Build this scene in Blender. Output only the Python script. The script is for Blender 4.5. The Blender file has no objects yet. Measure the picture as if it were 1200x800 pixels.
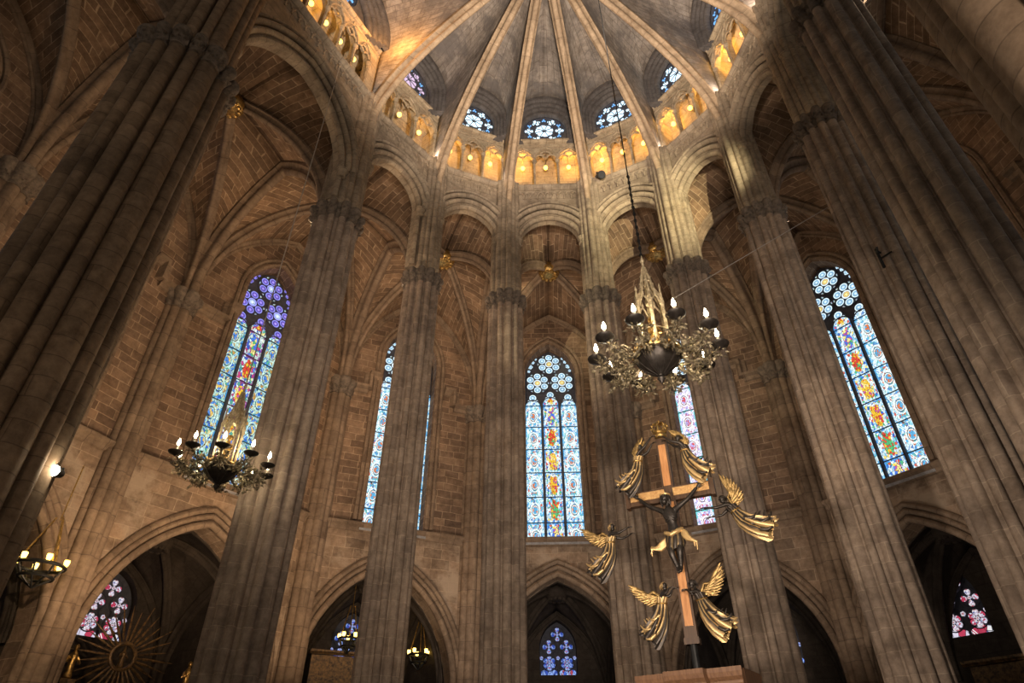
import bpy, math, random
from math import sin, cos, pi, radians, sqrt, atan2, acos, hypot
from mathutils import Vector as V, Matrix
random.seed(11)
SC = bpy.context.scene
COL = SC.collection
FLOOR = -1.7                       # eye level is z = 0, the nave floor lies 1.7 m below

# ------------------------------------------------------------------ materials
class G:
    """small node-graph helper"""
    def __init__(s, name):
        s.m = bpy.data.materials.new(name); s.m.use_nodes = True
        s.t = s.m.node_tree; s.t.nodes.clear()
        s.out = s.t.nodes.new('ShaderNodeOutputMaterial')
    def n(s, typ, **kw):
        nd = s.t.nodes.new(typ)
        for k, v in kw.items(): setattr(nd, k, v)
        return nd
    def put(s, sock, v):
        if hasattr(v, 'is_output') or hasattr(v, 'links'): s.t.links.new(v, sock)
        else: sock.default_value = v
    def ma(s, op, a, b=None, clamp=False):
        nd = s.n('ShaderNodeMath', operation=op, use_clamp=clamp)
        s.put(nd.inputs[0], a)
        if b is not None: s.put(nd.inputs[1], b)
        return nd.outputs[0]
    def mix(s, f, a, b, mode='MIX'):
        nd = s.n('ShaderNodeMix', data_type='RGBA', blend_type=mode)
        s.put(nd.inputs[0], f); s.put(nd.inputs[6], a); s.put(nd.inputs[7], b)
        return nd.outputs[2]
    def noise(s, vec, scale, detail=4, rough=.55):
        nd = s.n('ShaderNodeTexNoise'); s.put(nd.inputs['Vector'], vec)
        nd.inputs['Scale'].default_value = scale; nd.inputs['Detail'].default_value = detail
        nd.inputs['Roughness'].default_value = rough
        return nd.outputs['Fac']
    def ramp(s, f, stops, interp='LINEAR'):
        nd = s.n('ShaderNodeValToRGB'); s.put(nd.inputs[0], f)
        cr = nd.color_ramp; cr.interpolation = interp
        while len(cr.elements) < len(stops): cr.elements.new(.5)
        for e, (p, c) in zip(cr.elements, stops):
            e.position = p; e.color = (*c, 1) if len(c) == 3 else c
        return nd.outputs[0]

def C4(c): return (c[0], c[1], c[2], 1)

def stone(name, c1, c2, mortar, bw, rh, msize=.018, rough=.85, bump=.35, stain=.5, blotch=None):
    g = G(name)
    tc = g.n('ShaderNodeTexCoord')
    uv = tc.outputs['UV']; ob = tc.outputs['Object']
    # irregular courses: shift the coordinates a little
    wn = g.n('ShaderNodeTexNoise'); g.put(wn.inputs['Vector'], uv); wn.inputs['Scale'].default_value = 1.6
    wv = g.n('ShaderNodeVectorMath', operation='SCALE'); g.put(wv.inputs[0], wn.outputs['Color']); wv.inputs['Scale'].default_value = .09
    ad = g.n('ShaderNodeVectorMath', operation='ADD'); g.put(ad.inputs[0], uv); g.put(ad.inputs[1], wv.outputs[0])
    br = g.n('ShaderNodeTexBrick'); g.put(br.inputs['Vector'], ad.outputs[0])
    br.inputs['Color1'].default_value = C4(c1); br.inputs['Color2'].default_value = C4(c2)
    br.inputs['Mortar'].default_value = C4(mortar)
    br.inputs['Scale'].default_value = 1; br.inputs['Mortar Size'].default_value = msize
    br.inputs['Mortar Smooth'].default_value = .3; br.inputs['Bias'].default_value = 0
    br.inputs['Brick Width'].default_value = bw; br.inputs['Row Height'].default_value = rh
    br.offset = .45; br.squash = 1.25; br.squash_frequency = 3
    n1 = g.noise(ob, .55, 6, .65); n2 = g.noise(ob, 7, 5, .7); n3 = g.noise(ob, 2.1, 5, .7)
    col = g.mix(stain, br.outputs['Color'], g.ramp(n1, [(.3, (.28, .25, .23)), (.5, (.9, .86, .8)), (.72, (1.25, 1.15, 1.0))]), 'MULTIPLY')
    col = g.mix(.7, col, g.ramp(n2, [(.3, (.62, .6, .58)), (.65, (1.2, 1.2, 1.2))]), 'MULTIPLY')
    col = g.mix(.55, col, g.ramp(n3, [(.33, (.5, .46, .42)), (.55, (1.1, 1.1, 1.1))]), 'MULTIPLY')
    if blotch:
        col = g.mix(g.ramp(g.noise(ob, .9, 5, .7), [(.48, (0, 0, 0)), (.62, (.75, .75, .75))]), col, C4(blotch))
    p = g.n('ShaderNodeBsdfPrincipled'); g.put(p.inputs['Base Color'], col)
    p.inputs['Roughness'].default_value = rough; p.inputs['Specular IOR Level'].default_value = .25
    h = g.ma('ADD', g.ma('MULTIPLY', br.outputs['Fac'], -.6), g.ma('MULTIPLY', n2, .45))
    h = g.ma('ADD', h, g.ma('MULTIPLY', n3, .5))
    b = g.n('ShaderNodeBump'); b.inputs['Strength'].default_value = bump; b.inputs['Distance'].default_value = .04
    g.put(b.inputs['Height'], h); g.put(p.inputs['Normal'], b.outputs[0])
    g.put(g.out.inputs[0], p.outputs[0])
    return g.m

def plain(name, c, rough=.5, metal=0, var=.4, scale=8, bump=.2, c2=None, spec=.5):
    g = G(name); tc = g.n('ShaderNodeTexCoord'); ob = tc.outputs['Object']
    n = g.noise(ob, scale, 5, .65)
    c2 = c2 or tuple(x * (1 - var) for x in c)
    col = g.ramp(n, [(.35, c2), (.65, c)])
    p = g.n('ShaderNodeBsdfPrincipled'); g.put(p.inputs['Base Color'], col)
    p.inputs['Roughness'].default_value = rough; p.inputs['Metallic'].default_value = metal
    p.inputs['Specular IOR Level'].default_value = spec
    b = g.n('ShaderNodeBump'); b.inputs['Strength'].default_value = bump; b.inputs['Distance'].default_value = .02
    g.put(b.inputs['Height'], n); g.put(p.inputs['Normal'], b.outputs[0])
    g.put(g.out.inputs[0], p.outputs[0]); return g.m

def wood(name, c, c2):
    g = G(name); tc = g.n('ShaderNodeTexCoord')
    mp = g.n('ShaderNodeMapping'); g.put(mp.inputs[0], tc.outputs['Object']); mp.inputs['Scale'].default_value = (14, 14, 1.5)
    n = g.noise(mp.outputs[0], 2.5, 6, .6)
    p = g.n('ShaderNodeBsdfPrincipled'); g.put(p.inputs['Base Color'], g.ramp(n, [(.35, c2), (.65, c)]))
    p.inputs['Roughness'].default_value = .4
    g.put(g.out.inputs[0], p.outputs[0]); return g.m

def glow(name, c, strength):
    g = G(name); e = g.n('ShaderNodeEmission'); e.inputs[0].default_value = C4(c); e.inputs[1].default_value = strength
    g.put(g.out.inputs[0], e.outputs[0]); return g.m

def glass(name, ground, border, medal, accents, strength, lead=.035, cells=9, figure=False, white=.5):
    """stained glass lit from outside: UV u = 0..1 across a light, v = one unit per panel"""
    g = G(name); tc = g.n('ShaderNodeTexCoord')
    sp = g.n('ShaderNodeSeparateXYZ'); g.put(sp.inputs[0], tc.outputs['UV'])
    u, v = sp.outputs[0], sp.outputs[1]
    fv = g.ma('FRACT', v); px = g.ma('ABSOLUTE', g.ma('SUBTRACT', u, .5)); py = g.ma('ABSOLUTE', g.ma('SUBTRACT', fv, .5))
    ln = g.ma('SQRT', g.ma('ADD', g.ma('MULTIPLY', px, px), g.ma('MULTIPLY', py, py)))
    vo = g.n('ShaderNodeTexVoronoi'); g.put(vo.inputs['Vector'], tc.outputs['UV']); vo.inputs['Scale'].default_value = cells
    ed = g.n('ShaderNodeTexVoronoi', feature='DISTANCE_TO_EDGE'); g.put(ed.inputs['Vector'], tc.outputs['UV']); ed.inputs['Scale'].default_value = cells
    sc = g.n('ShaderNodeSeparateColor'); g.put(sc.inputs[0], vo.outputs['Color'])
    r1, r2, r3 = sc.outputs
    k = len(accents)
    base = g.ramp(r1, [(i / k * (1 - white), a) for i, a in enumerate(accents)] + [(1 - white, ground), (1 - white * .4, tuple(min(1, x * 1.25 + .1) for x in ground))], 'CONSTANT')
    def lt(a, b): return g.ma('LESS_THAN', a, b)
    def gt(a, b): return g.ma('GREATER_THAN', a, b)
    col = base
    if figure:
        # a standing or kneeling figure: tall oval in strong colours that change from panel to panel
        wob = g.noise(tc.outputs['UV'], 5, 3)
        ov = g.ma('ADD', g.ma('MULTIPLY', g.ma('MULTIPLY', px, px), 9), g.ma('MULTIPLY', g.ma('MULTIPLY', py, py), 3.4))
        ov = g.ma('ADD', ov, g.ma('MULTIPLY', g.ma('SUBTRACT', wob, .5), .9))
        wnz = g.n('ShaderNodeTexWhiteNoise', noise_dimensions='1D'); g.put(wnz.inputs['W'], g.ma('FLOOR', v))
        fig = g.ramp(g.ma('FRACT', g.ma('ADD', wnz.outputs['Value'], g.ma('MULTIPLY', r2, .45))),
                     [(0, (.9, .55, .05)), (.2, (.75, .08, .05)), (.4, (.1, .5, .2)), (.6, (.08, .2, .75)), (.75, (.95, .8, .3)), (.9, (.55, .1, .35))], 'CONSTANT')
        col = g.mix(lt(ov, .5), col, fig)
    else:
        dg = g.ma('ABSOLUTE', g.ma('SUBTRACT', px, py))
        dots = g.ma('ADD', lt(g.ma('ABSOLUTE', g.ma('SUBTRACT', g.ma('ADD', px, py), .36)), .06), lt(dg, .3))
        col = g.mix(g.ma('MULTIPLY', gt(dots, 1.5), gt(r3, .72)), col, C4(medal))
        wh = tuple(min(1, x * 1.2 + .08) for x in ground)
        col = g.mix(lt(g.ma('ABSOLUTE', g.ma('SUBTRACT', dg, .05)), .022), col, C4(wh))
        col = g.mix(lt(g.ma('ABSOLUTE', g.ma('SUBTRACT', ln, .27)), .028), col, C4(wh))
        col = g.mix(lt(ln, .17), col, g.mix(gt(r3, .5), C4(medal), C4(accents[0])))
        col = g.mix(lt(g.ma('ABSOLUTE', g.ma('SUBTRACT', ln, .17)), .018), col, C4(wh))
    bd = gt(g.ma('MAXIMUM', g.ma('MULTIPLY', px, 1.0), g.ma('MULTIPLY', py, .98)), .43)
    col = g.mix(bd, col, g.mix(gt(r2, .5), C4(border), C4(ground)))
    ld = g.ma('MULTIPLY', gt(ed.outputs['Distance'], lead), 1)
    if not figure:
        ld = g.ma('MULTIPLY', ld, gt(g.ma('ABSOLUTE', g.ma('SUBTRACT', ln, .2)), .014))
    ld = g.ma('MULTIPLY', ld, lt(g.ma('ABSOLUTE', g.ma('SUBTRACT', py, .425)), 9))
    ld = g.ma('MAXIMUM', ld, .1)
    dirt = g.ma('ADD', .55, g.ma('MULTIPLY', g.noise(tc.outputs['UV'], 3.3, 4), .8))
    e = g.n('ShaderNodeEmission'); g.put(e.inputs[0], col)
    g.put(e.inputs[1], g.ma('MULTIPLY', g.ma('MULTIPLY', ld, dirt), strength))
    g.put(g.out.inputs[0], e.outputs[0]); return g.m

M = dict(
    wall=stone('wall_blocks', (.27, .185, .13), (.14, .095, .07), (.36, .27, .195), .5, .25, .013, stain=.65),
    low=stone('lower_wall_blocks', (.31, .225, .165), (.19, .14, .105), (.36, .28, .21), .62, .32, .011, stain=.65, blotch=(.37, .29, .22)),
    web=stone('vault_blocks', (.27, .18, .12), (.145, .097, .066), (.4, .3, .21), .48, .23, .012, stain=.65),
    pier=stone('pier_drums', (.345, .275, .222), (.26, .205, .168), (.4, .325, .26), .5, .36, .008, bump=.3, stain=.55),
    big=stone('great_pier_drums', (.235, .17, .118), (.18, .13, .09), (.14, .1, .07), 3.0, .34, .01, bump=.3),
    rib=stone('rib_stone', (.25, .185, .135), (.185, .135, .1), (.15, .11, .082), 2.0, .5, .012, bump=.25, stain=.45),
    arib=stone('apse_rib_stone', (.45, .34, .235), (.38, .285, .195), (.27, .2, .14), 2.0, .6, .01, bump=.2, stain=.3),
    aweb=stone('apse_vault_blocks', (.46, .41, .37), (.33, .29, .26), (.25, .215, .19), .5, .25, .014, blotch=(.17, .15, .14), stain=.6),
    apse=stone('apse_wall_blocks', (.35, .29, .22), (.27, .22, .17), (.2, .16, .12), .7, .34, .01, stain=.6),
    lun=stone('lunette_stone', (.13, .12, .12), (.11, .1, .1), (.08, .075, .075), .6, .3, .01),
    tri=stone('gallery_stone', (.42, .34, .24), (.36, .29, .2), (.25, .19, .13), .6, .32, .012, stain=.3),
    cap=plain('carved_capital_stone', (.2, .155, .12), .85, 0, .55, 9, .6),
    chap=stone('chapel_stone_shaded', (.06, .048, .04), (.045, .036, .03), (.04, .032, .027), .6, .33, .012),  # near-black base colour carries the deep shade inside the chapels
    dark=plain('dark_tracery_stone', (.075, .08, .11), .8),
    bar=plain('window_ironwork', (.02, .022, .028), .6),
    sill=plain('pale_sill_stone', (.36, .35, .36), .75),
    gold=plain('gilded_metal', (.85, .55, .18), .38, .9, .55, 14, .4, c2=(.22, .13, .05)),
    pale=plain('pale_gilt_openwork', (.72, .6, .4), .5, .35, .6, 16, .4, c2=(.26, .2, .12)),
    wing=plain('dull_gilt_wing', (.55, .36, .14), .42, .75, .6, 18, .4, c2=(.12, .075, .03)),
    brass=plain('old_brass', (.46, .38, .24), .45, .6, .7, 18, .4, c2=(.06, .052, .04)),
    bronze=plain('dark_bronze', (.06, .05, .043), .42, .6, .5, 12, .3),
    iron=plain('black_iron', (.02, .02, .02), .5, .5),
    cable=plain('steel_cable', (.42, .38, .34), .5, .3, .2),
    crossw=wood('cross_dark_wood', (.1, .055, .03), (.055, .03, .018)),
    inlay=wood('cross_copper_inlay', (.62, .3, .12), (.4, .17, .06)),
    inlayg=plain('cross_gilt_inlay', (.75, .48, .2), .45, .4, .5, 30, .3, c2=(.5, .25, .09)),
    trimw=wood('moulded_wood', (.22, .115, .06), (.13, .065, .035)),
    plinth=stone('throne_stone', (.46, .37, .28), (.4, .32, .24), (.32, .25, .19), .9, .5, .01, stain=.25),
    altar=plain('aged_gilt_wood', (.22, .125, .045), .5, .35, .75, 10, .6, c2=(.035, .022, .014)),
    floor=stone('floor_slabs', (.3, .26, .22), (.24, .21, .18), (.12, .1, .09), 1.0, .6, .01),
    wax=plain('pale_candle', (.8, .72, .55), .5, 0, .1),
    bulb=glow('lit_flame_bulb', (1, .86, .62), 30),
    amber=glow('amber_candle_lamp', (1, .62, .12), 6),
    globe=glow('amber_globe', (1, .6, .1), 4.5),
    flood=glow('floodlight_lens', (1, .9, .72), 60),
)
def worn_gilt():
    g = G('worn_gilded_drapery'); geo = g.n('ShaderNodeNewGeometry'); tc = g.n('ShaderNodeTexCoord')
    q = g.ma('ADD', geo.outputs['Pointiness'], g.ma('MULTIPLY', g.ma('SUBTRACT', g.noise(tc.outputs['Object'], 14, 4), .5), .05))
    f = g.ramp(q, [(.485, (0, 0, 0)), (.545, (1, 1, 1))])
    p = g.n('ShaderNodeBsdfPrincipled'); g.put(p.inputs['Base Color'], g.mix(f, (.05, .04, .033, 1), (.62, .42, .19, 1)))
    g.put(p.inputs['Metallic'], .55); p.inputs['Roughness'].default_value = .42
    g.put(g.out.inputs[0], p.outputs[0]); return g.m
M['drape'] = worn_gilt()
WB = (.66, .85, .93); BLUE = (.05, .16, .62); CY = (.25, .62, .85)
M['g_side'] = glass('glass_pale_ornament', WB, (.12, .42, .75), (.72, .2, .06), [(.12, .42, .7), (.3, .68, .85), (.16, .5, .5), (.6, .14, .1), (.1, .25, .6), (.45, .75, .85)], 1.12, cells=11, white=.42, lead=.025)
M['g_fig'] = glass('glass_pale_figures', WB, (.1, .35, .8), (.9, .5, .1), [CY, (.75, .1, .06), (.1, .5, .25), BLUE, (.95, .75, .2)], 1.05, cells=11, figure=True, white=.5)
M['g_sideb'] = glass('glass_blue_ornament', (.45, .68, .62), (.06, .3, .62), (.8, .55, .15), [(.1, .28, .75), (.55, .3, .08), (.1, .42, .3), BLUE, (.7, .65, .3)], 1.0, white=.35)
M['g_figb'] = glass('glass_blue_figures', (.6, .75, .75), (.3, .08, .3), (.9, .6, .1), [(.1, .25, .75), (.5, .06, .2), (.1, .4, .3), (.06, .12, .55), (.85, .75, .3)], 1.0, cells=8, figure=True, white=.35)
M['g_sidep'] = glass('glass_lilac_ornament', (.78, .74, .95), (.2, .65, .7), (.7, .1, .1), [(.5, .42, .8), (.7, .65, .9), (.35, .4, .8), (.55, .15, .25)], 1.15, cells=11, white=.5, lead=.025)
def discglass(name, rim, mid, core, strength):
    g = G(name); tc = g.n('ShaderNodeTexCoord'); sp = g.n('ShaderNodeSeparateXYZ'); g.put(sp.inputs[0], tc.outputs['UV'])
    px = g.ma('SUBTRACT', sp.outputs[0], .5); py = g.ma('SUBTRACT', sp.outputs[1], .5)
    ln = g.ma('SQRT', g.ma('ADD', g.ma('MULTIPLY', px, px), g.ma('MULTIPLY', py, py)))
    n = g.noise(tc.outputs['Object'], 6, 3)
    col = g.ramp(ln, [(0, core), (.16, core), (.17, (.02, .02, .03)), (.2, mid), (.3, mid), (.31, (.03, .03, .05)), (.35, rim), (.5, rim)], 'CONSTANT')
    e = g.n('ShaderNodeEmission'); g.put(e.inputs[0], col); g.put(e.inputs[1], g.ma('MULTIPLY', g.ma('ADD', .45, n), strength)); g.put(g.out.inputs[0], e.outputs[0]); return g.m
M['g_disc'] = glass('glass_rosette', (.62, .85, .95), (.35, .65, .9), (.9, .55, .1), [(.25, .6, .9), (.85, .55, .12), (.1, .2, .5)], 1.2, cells=6, white=.6)
M['g_discb'] = glass('glass_violet_rosette', (.4, .42, .9), (.12, .1, .6), (.5, .6, .95), [(.2, .15, .75), (.3, .12, .6), (.15, .3, .8)], 1.0, cells=6, white=.45)
M['g_chapr'] = glass('glass_chapel_crosses', (.8, .75, .9), (.6, .06, .12), (.6, .1, .15), [(.5, .05, .1), (.75, .7, .85), (.1, .14, .5)], .8, cells=5, white=.4)
M['g_chap'] = glass('glass_chapel', (.3, .45, .95), (.05, .1, .5), (.5, .25, .5), [(.08, .18, .8), (.5, .08, .12), (.35, .5, .9)], .8, cells=6, white=.4)
M['g_disc'] = discglass('glass_rosette_disc', (.7, .9, 1), (.25, .5, .75), (.6, .8, .95), 1.15)
M['g_core'] = discglass('glass_rosette_core', (.75, .9, 1), (.85, .6, .2), (.9, .75, .3), 1.1)
M['g_discb'] = discglass('glass_violet_disc', (.3, .3, .9), (.16, .1, .6), (.4, .3, .9), 1.0)
M['g_coreb'] = discglass('glass_violet_core', (.35, .35, .95), (.5, .65, 1), (.75, .85, 1), 1.1)
M['g_gem'] = glass('glass_small_fills', (.5, .75, .9), (.2, .5, .8), (.8, .2, .1), [(.1, .3, .8), (.7, .12, .08), (.15, .5, .25), (.8, .6, .15)], .9, cells=5, white=.3)
M['g_rose'] = glow('glass_rose_white', (.62, .85, 1.0), 1.7)
M['g_roseb'] = glow('glass_rose_blue', (.2, .5, 1.0), 1.1)
M['g_rosec'] = glow('glass_rose_coloured', (.75, .55, .75), 1.0)

# ------------------------------------------------------------------ mesh helpers
class MB:
    def __init__(s): s.v = []; s.f = []; s.uv = []
    def face(s, pts, uvs=None):
        b = len(s.v); s.v.extend(V(p) for p in pts); s.f.append(tuple(range(b, b + len(pts))))
        s.uv.append(uvs or [(0, 0)] * len(pts))
    def grid(s, rows, us=None, vs=None, closed=False):
        """rows: list of rows of points; us along a row, vs from row to row (metres)"""
        b = len(s.v); nr, nc = len(rows), len(rows[0])
        for r in rows: s.v.extend(V(p) for p in r)
        if us is None:
            us = [0]; mid = rows[nr // 2]
            for i in range(1, nc + (1 if closed else 0)): us.append(us[-1] + (V(mid[i % nc]) - V(mid[i - 1])).length)
        if vs is None:
            vs = [0]
            for i in range(1, nr): vs.append(vs[-1] + (V(rows[i][nc // 2]) - V(rows[i - 1][nc // 2])).length)
        for i in range(nr - 1):
            for j in range(nc if closed else nc - 1):
                k = (j + 1) % nc
                s.f.append((b + i * nc + j, b + i * nc + k, b + (i + 1) * nc + k, b + (i + 1) * nc + j))
                s.uv.append([(us[j], vs[i]), (us[j + 1], vs[i]), (us[j + 1], vs[i + 1]), (us[j], vs[i + 1])])
        return b
    def cap(s, idx): s.f.append(tuple(idx)); s.uv.append([(s.v[i].x, s.v[i].y) for i in idx])
    def sweep(s, pts, prof, N, ref, closed=True, caps=True):
        """profile (a along N, m towards ref) along a planar path"""
        pts = [V(p) for p in pts]; N = V(N).normalized(); n = len(pts); rows = []
        T = [(pts[min(i + 1, n - 1)] - pts[max(i - 1, 0)]).normalized() for i in range(n)]
        mid = n // 2; b0 = N.cross(T[mid]); sg = 1 if b0.dot(V(ref) - pts[mid]) >= 0 else -1
        for p, t in zip(pts, T):
            b = N.cross(t).normalized() * sg
            rows.append([p + N * a + b * m for a, m in prof])
        b = s.grid(rows, closed=closed); k = len(prof)
        if caps and closed: s.cap(range(b, b + k)); s.cap(range(b + (n - 1) * k, b + n * k))
    def tube(s, pts, r, k=8, closed=False):
        pts = [V(p) for p in pts]; n = len(pts); rows = []; up = None
        rs = r if isinstance(r, (list, tuple)) else [r] * n
        for i in range(n):
            t = (pts[(i + 1) % n] - pts[i - 1]) if closed else (pts[min(i + 1, n - 1)] - pts[max(i - 1, 0)])
            t.normalize()
            if up is None: up = t.orthogonal().normalized()
            up = (up - t * up.dot(t)).normalized(); w = t.cross(up)
            rows.append([pts[i] + (up * cos(2 * pi * j / k) + w * sin(2 * pi * j / k)) * rs[i] for j in range(k)])
        if closed: rows.append(rows[0])
        b = s.grid(rows, closed=True)
        if not closed: s.cap(range(b, b + k)); s.cap(range(b + (n - 1) * k, b + n * k))
    def lathe(s, prof, o=(0, 0, 0), k=16):
        o = V(o); rows = [[o + V((r * cos(2 * pi * j / k), r * sin(2 * pi * j / k), z)) for j in range(k)] for r, z in prof]
        b = s.grid(rows, closed=True)
        s.cap(range(b, b + k)); s.cap(range(b + (len(prof) - 1) * k, b + len(prof) * k))
    def box(s, o, ex, ey, ez):
        """box centred on o with half-vectors ex, ey, ez"""
        o, ex, ey, ez = V(o), V(ex), V(ey), V(ez)
        for a, b, c in ((ex, ey, ez), (ey, ez, ex), (ez, ex, ey)):
            for g in (1, -1):
                q = [o + c * g + a * i + b * j for i, j in ((-1, -1), (1, -1), (1, 1), (-1, 1))]
                la, lb = 2 * a.length, 2 * b.length
                if abs(a.z) > abs(b.z): s.face(q, [(0, 0), (0, la), (lb, la), (lb, 0)])
                else: s.face(q, [(0, 0), (la, 0), (la, lb), (0, lb)])
    def loft(s, prof, o, rot, levels):
        """vertical shaft: profile of (x, y) scaled at each (z, scale)"""
        c, n = cos(rot), sin(rot)
        rows = [[V((o[0] + (x * c - y * n) * k, o[1] + (x * n + y * c) * k, z)) for x, y in prof] for z, k in levels]
        us = [0]
        for i in range(1, len(prof) + 1): us.append(us[-1] + hypot(prof[i % len(prof)][0] - prof[i - 1][0], prof[i % len(prof)][1] - prof[i - 1][1]))
        b = s.grid(rows, us=us, vs=[z for z, _ in levels], closed=True); k = len(prof)
        s.cap(range(b, b + k)); s.cap(range(b + (len(levels) - 1) * k, b + len(levels) * k))
    def add(s, other, mat=None):
        b = len(s.v); s.v.extend((mat @ p) if mat else p.copy() for p in other.v)
        s.f.extend(tuple(i + b for i in f) for f in other.f); s.uv.extend(other.uv)
    def build(s, name, mat, parent=None, smooth=None, solid=0):
        me = bpy.data.meshes.new(name)
        me.from_pydata([tuple(p) for p in s.v], [], s.f)
        ul = me.uv_layers.new(name='UVMap')
        flat = [c for f in s.uv for uv in f for c in uv]
        ul.data.foreach_set('uv', flat)
        me.materials.append(M[mat] if isinstance(mat, str) else mat)
        if smooth:
            me.polygons.foreach_set('use_smooth', [True] * len(me.polygons))
            me.update(); me.set_sharp_from_angle(angle=radians(smooth))
        me.validate(); me.update()
        o = bpy.data.objects.new(name, me); COL.objects.link(o)
        if solid:
            md = o.modifiers.new('thickness', 'SOLIDIFY'); md.thickness = solid; md.offset = 0
        attach(o, parent)
        return o

def wpos(o):
    p = V((0, 0, 0))
    while o is not None: p += o.location; o = o.parent
    return p
def attach(o, parent):
    if parent is not None: o.parent = parent; o.location = -wpos(parent)

def empty(name, loc=(0, 0, 0)):
    o = bpy.data.objects.new(name, None); COL.objects.link(o); o.location = loc; o.empty_display_size = .2
    return o
def thing(name, label, cat, loc=(0, 0, 0), group=None):
    return tag(empty(name, loc), label, cat, group)
def tag(o, label, cat, group=None):
    o['label'] = label; o['category'] = cat; o['kind'] = 'thing'
    if group: o['group'] = group
    return o
def struct(o, label=None, cat=None):
    o['kind'] = 'structure'
    if label: o['label'] = label
    if cat: o['category'] = cat
    return o
def copy_tree(o, parent=None):
    c = o.copy(); COL.objects.link(c)
    if parent is not None: c.parent = parent
    for ch in list(o.children): copy_tree(ch, c)
    return c

# ------------------------------------------------------------------ curves
def half(c, m, n=14):
    """half of an arch from springing c to crown m, upright at c"""
    c, m = V(c), V(m); hor = V((m.x - c.x, m.y - c.y, 0)); d = hor.length; h = m.z - c.z; out = []
    if h >= d * 1.001:
        r = (d * d + h * h) / (2 * d); a1 = acos(max(-1, min(1, (r - d) / r)))
        for i in range(n + 1):
            a = a1 * i / n; out.append(c + hor * ((r - r * cos(a)) / d) + V((0, 0, h * sin(a) / sin(a1))))
    else:
        for i in range(n + 1):
            a = pi / 2 * i / n; out.append(c + hor * (1 - cos(a)) + V((0, 0, h * sin(a))))
    return out
def arch2(hw, spring, crown, n=12):
    a = half((-hw, 0, spring), (0, 0, crown), n)
    l = [(p.x, p.z) for p in a]
    return l + [(-x, z) for x, z in reversed(l[:-1])]
def arch_z(hw, spring, crown):
    d, h = hw, crown - spring
    def f(x):
        x = min(abs(x), hw)
        if h >= d * 1.001:
            r = (d * d + h * h) / (2 * d); a1 = acos((r - d) / r)
            q = x + r - d
            return spring + sqrt(max(0, r * r - q * q)) / (r * sin(a1)) * h
        return spring + h * sqrt(max(0, 1 - (x / d) ** 2))
    return f
class Op:
    """opening in a wall panel"""
    def __init__(s, cx, hw, lo, spring, crown, circle=False):
        s.cx, s.hw = cx, hw; f = arch_z(hw, spring, crown)
        s.hi = lambda x: f(x - cx)
        s.lo = (lambda x: 2 * spring - f(x - cx)) if circle else (lambda x: lo)
        if circle:
            top = arch2(hw, spring, crown); s.line = [(cx + x, z) for x, z in top] + [(cx - x, 2 * spring - z) for x, z in top[1:]]
        else:
            s.line = [(cx - hw, lo)] + [(cx + x, z) for x, z in arch2(hw, spring, crown)] + [(cx + hw, lo)]
class Frame:
    """plane of a wall: A, B plan points, front normal towards the side of `to`"""
    def __init__(s, A, B, to, off=0.0):
        A, B = V((A[0], A[1], 0)), V((B[0], B[1], 0)); s.L = (B - A).length; s.ex = (B - A).normalized()
        n = V((-s.ex.y, s.ex.x, 0)); s.n = n if n.dot(V((to[0], to[1], 0)) - A) > 0 else -n
        s.A = A + s.n * off; s.B = B + s.n * off; s.mid = (s.A + s.B) / 2
    def p(s, x, z, y=0.0):
        """x from the middle of the wall, y behind its face"""
        return s.mid + s.ex * x + V((0, 0, z)) - s.n * y
    def path(s, line, y=0.0): return [s.p(x, z, y) for x, z in line]
def panel(mb, F, x0, x1, zb, zt, th, ops=(), back=True, y=0.0):
    xs = {x0, x1}
    for o in ops:
        k = 14
        for i in range(k + 1): xs.add(max(x0, min(x1, o.cx - o.hw * cos(pi * i / k))))
    xs = sorted(xs); e = 1e-5
    def iv(x):
        out = [(zb, zt)]
        for o in ops:
            if abs(x - o.cx) < o.hw:
                lo, hi = o.lo(x), o.hi(x); new = []
                for a, b in out:
                    if hi <= a or lo >= b: new.append((a, b)); continue
                    if lo > a: new.append((a, lo))
                    if hi < b: new.append((hi, b))
                out = new
        return out
    for xa, xb in zip(xs, xs[1:]):
        if xb - xa < 3e-5: continue
        ia, ib = iv(xa + e), iv(xb - e)
        for (a0, a1), (b0, b1) in zip(ia, ib):
            for yy in ((y, y + th) if back else (y,)):
                mb.face([F.p(xa, a0, yy), F.p(xb, b0, yy), F.p(xb, b1, yy), F.p(xa, a1, yy)], [(xa, a0), (xb, b0), (xb, b1), (xa, a1)])
    for o in ops:
        l = [q for q in o.line if x0 - 1e-3 <= q[0] <= x1 + 1e-3]; u = 0
        for a, b in zip(l, l[1:]):
            w = hypot(a[0] - b[0], a[1] - b[1])
            mb.face([F.p(*a, y), F.p(*b, y), F.p(*b, y + th), F.p(*a, y + th)], [(0, u), (0, u + w), (th, u + w), (th, u)]); u += w
    if back:
        mb.face([F.p(x0, zt, y), F.p(x1, zt, y), F.p(x1, zt, y + th), F.p(x0, zt, y + th)], [(x0, 0), (x1, 0), (x1, th), (x0, th)])
        for a, b in zip(xs, xs[1:]):
            if iv((a + b) / 2)[0][0] <= zb + 1e-6: mb.face([F.p(a, zb, y), F.p(b, zb, y), F.p(b, zb, y + th), F.p(a, zb, y + th)], [(a, 0), (b, 0), (b, th), (a, th)])
        for x in (x0, x1): mb.face([F.p(x, zb, y), F.p(x, zb, y + th), F.p(x, zt, y + th), F.p(x, zt, y)], [(0, zb), (th, zb), (th, zt), (0, zt)])

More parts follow.
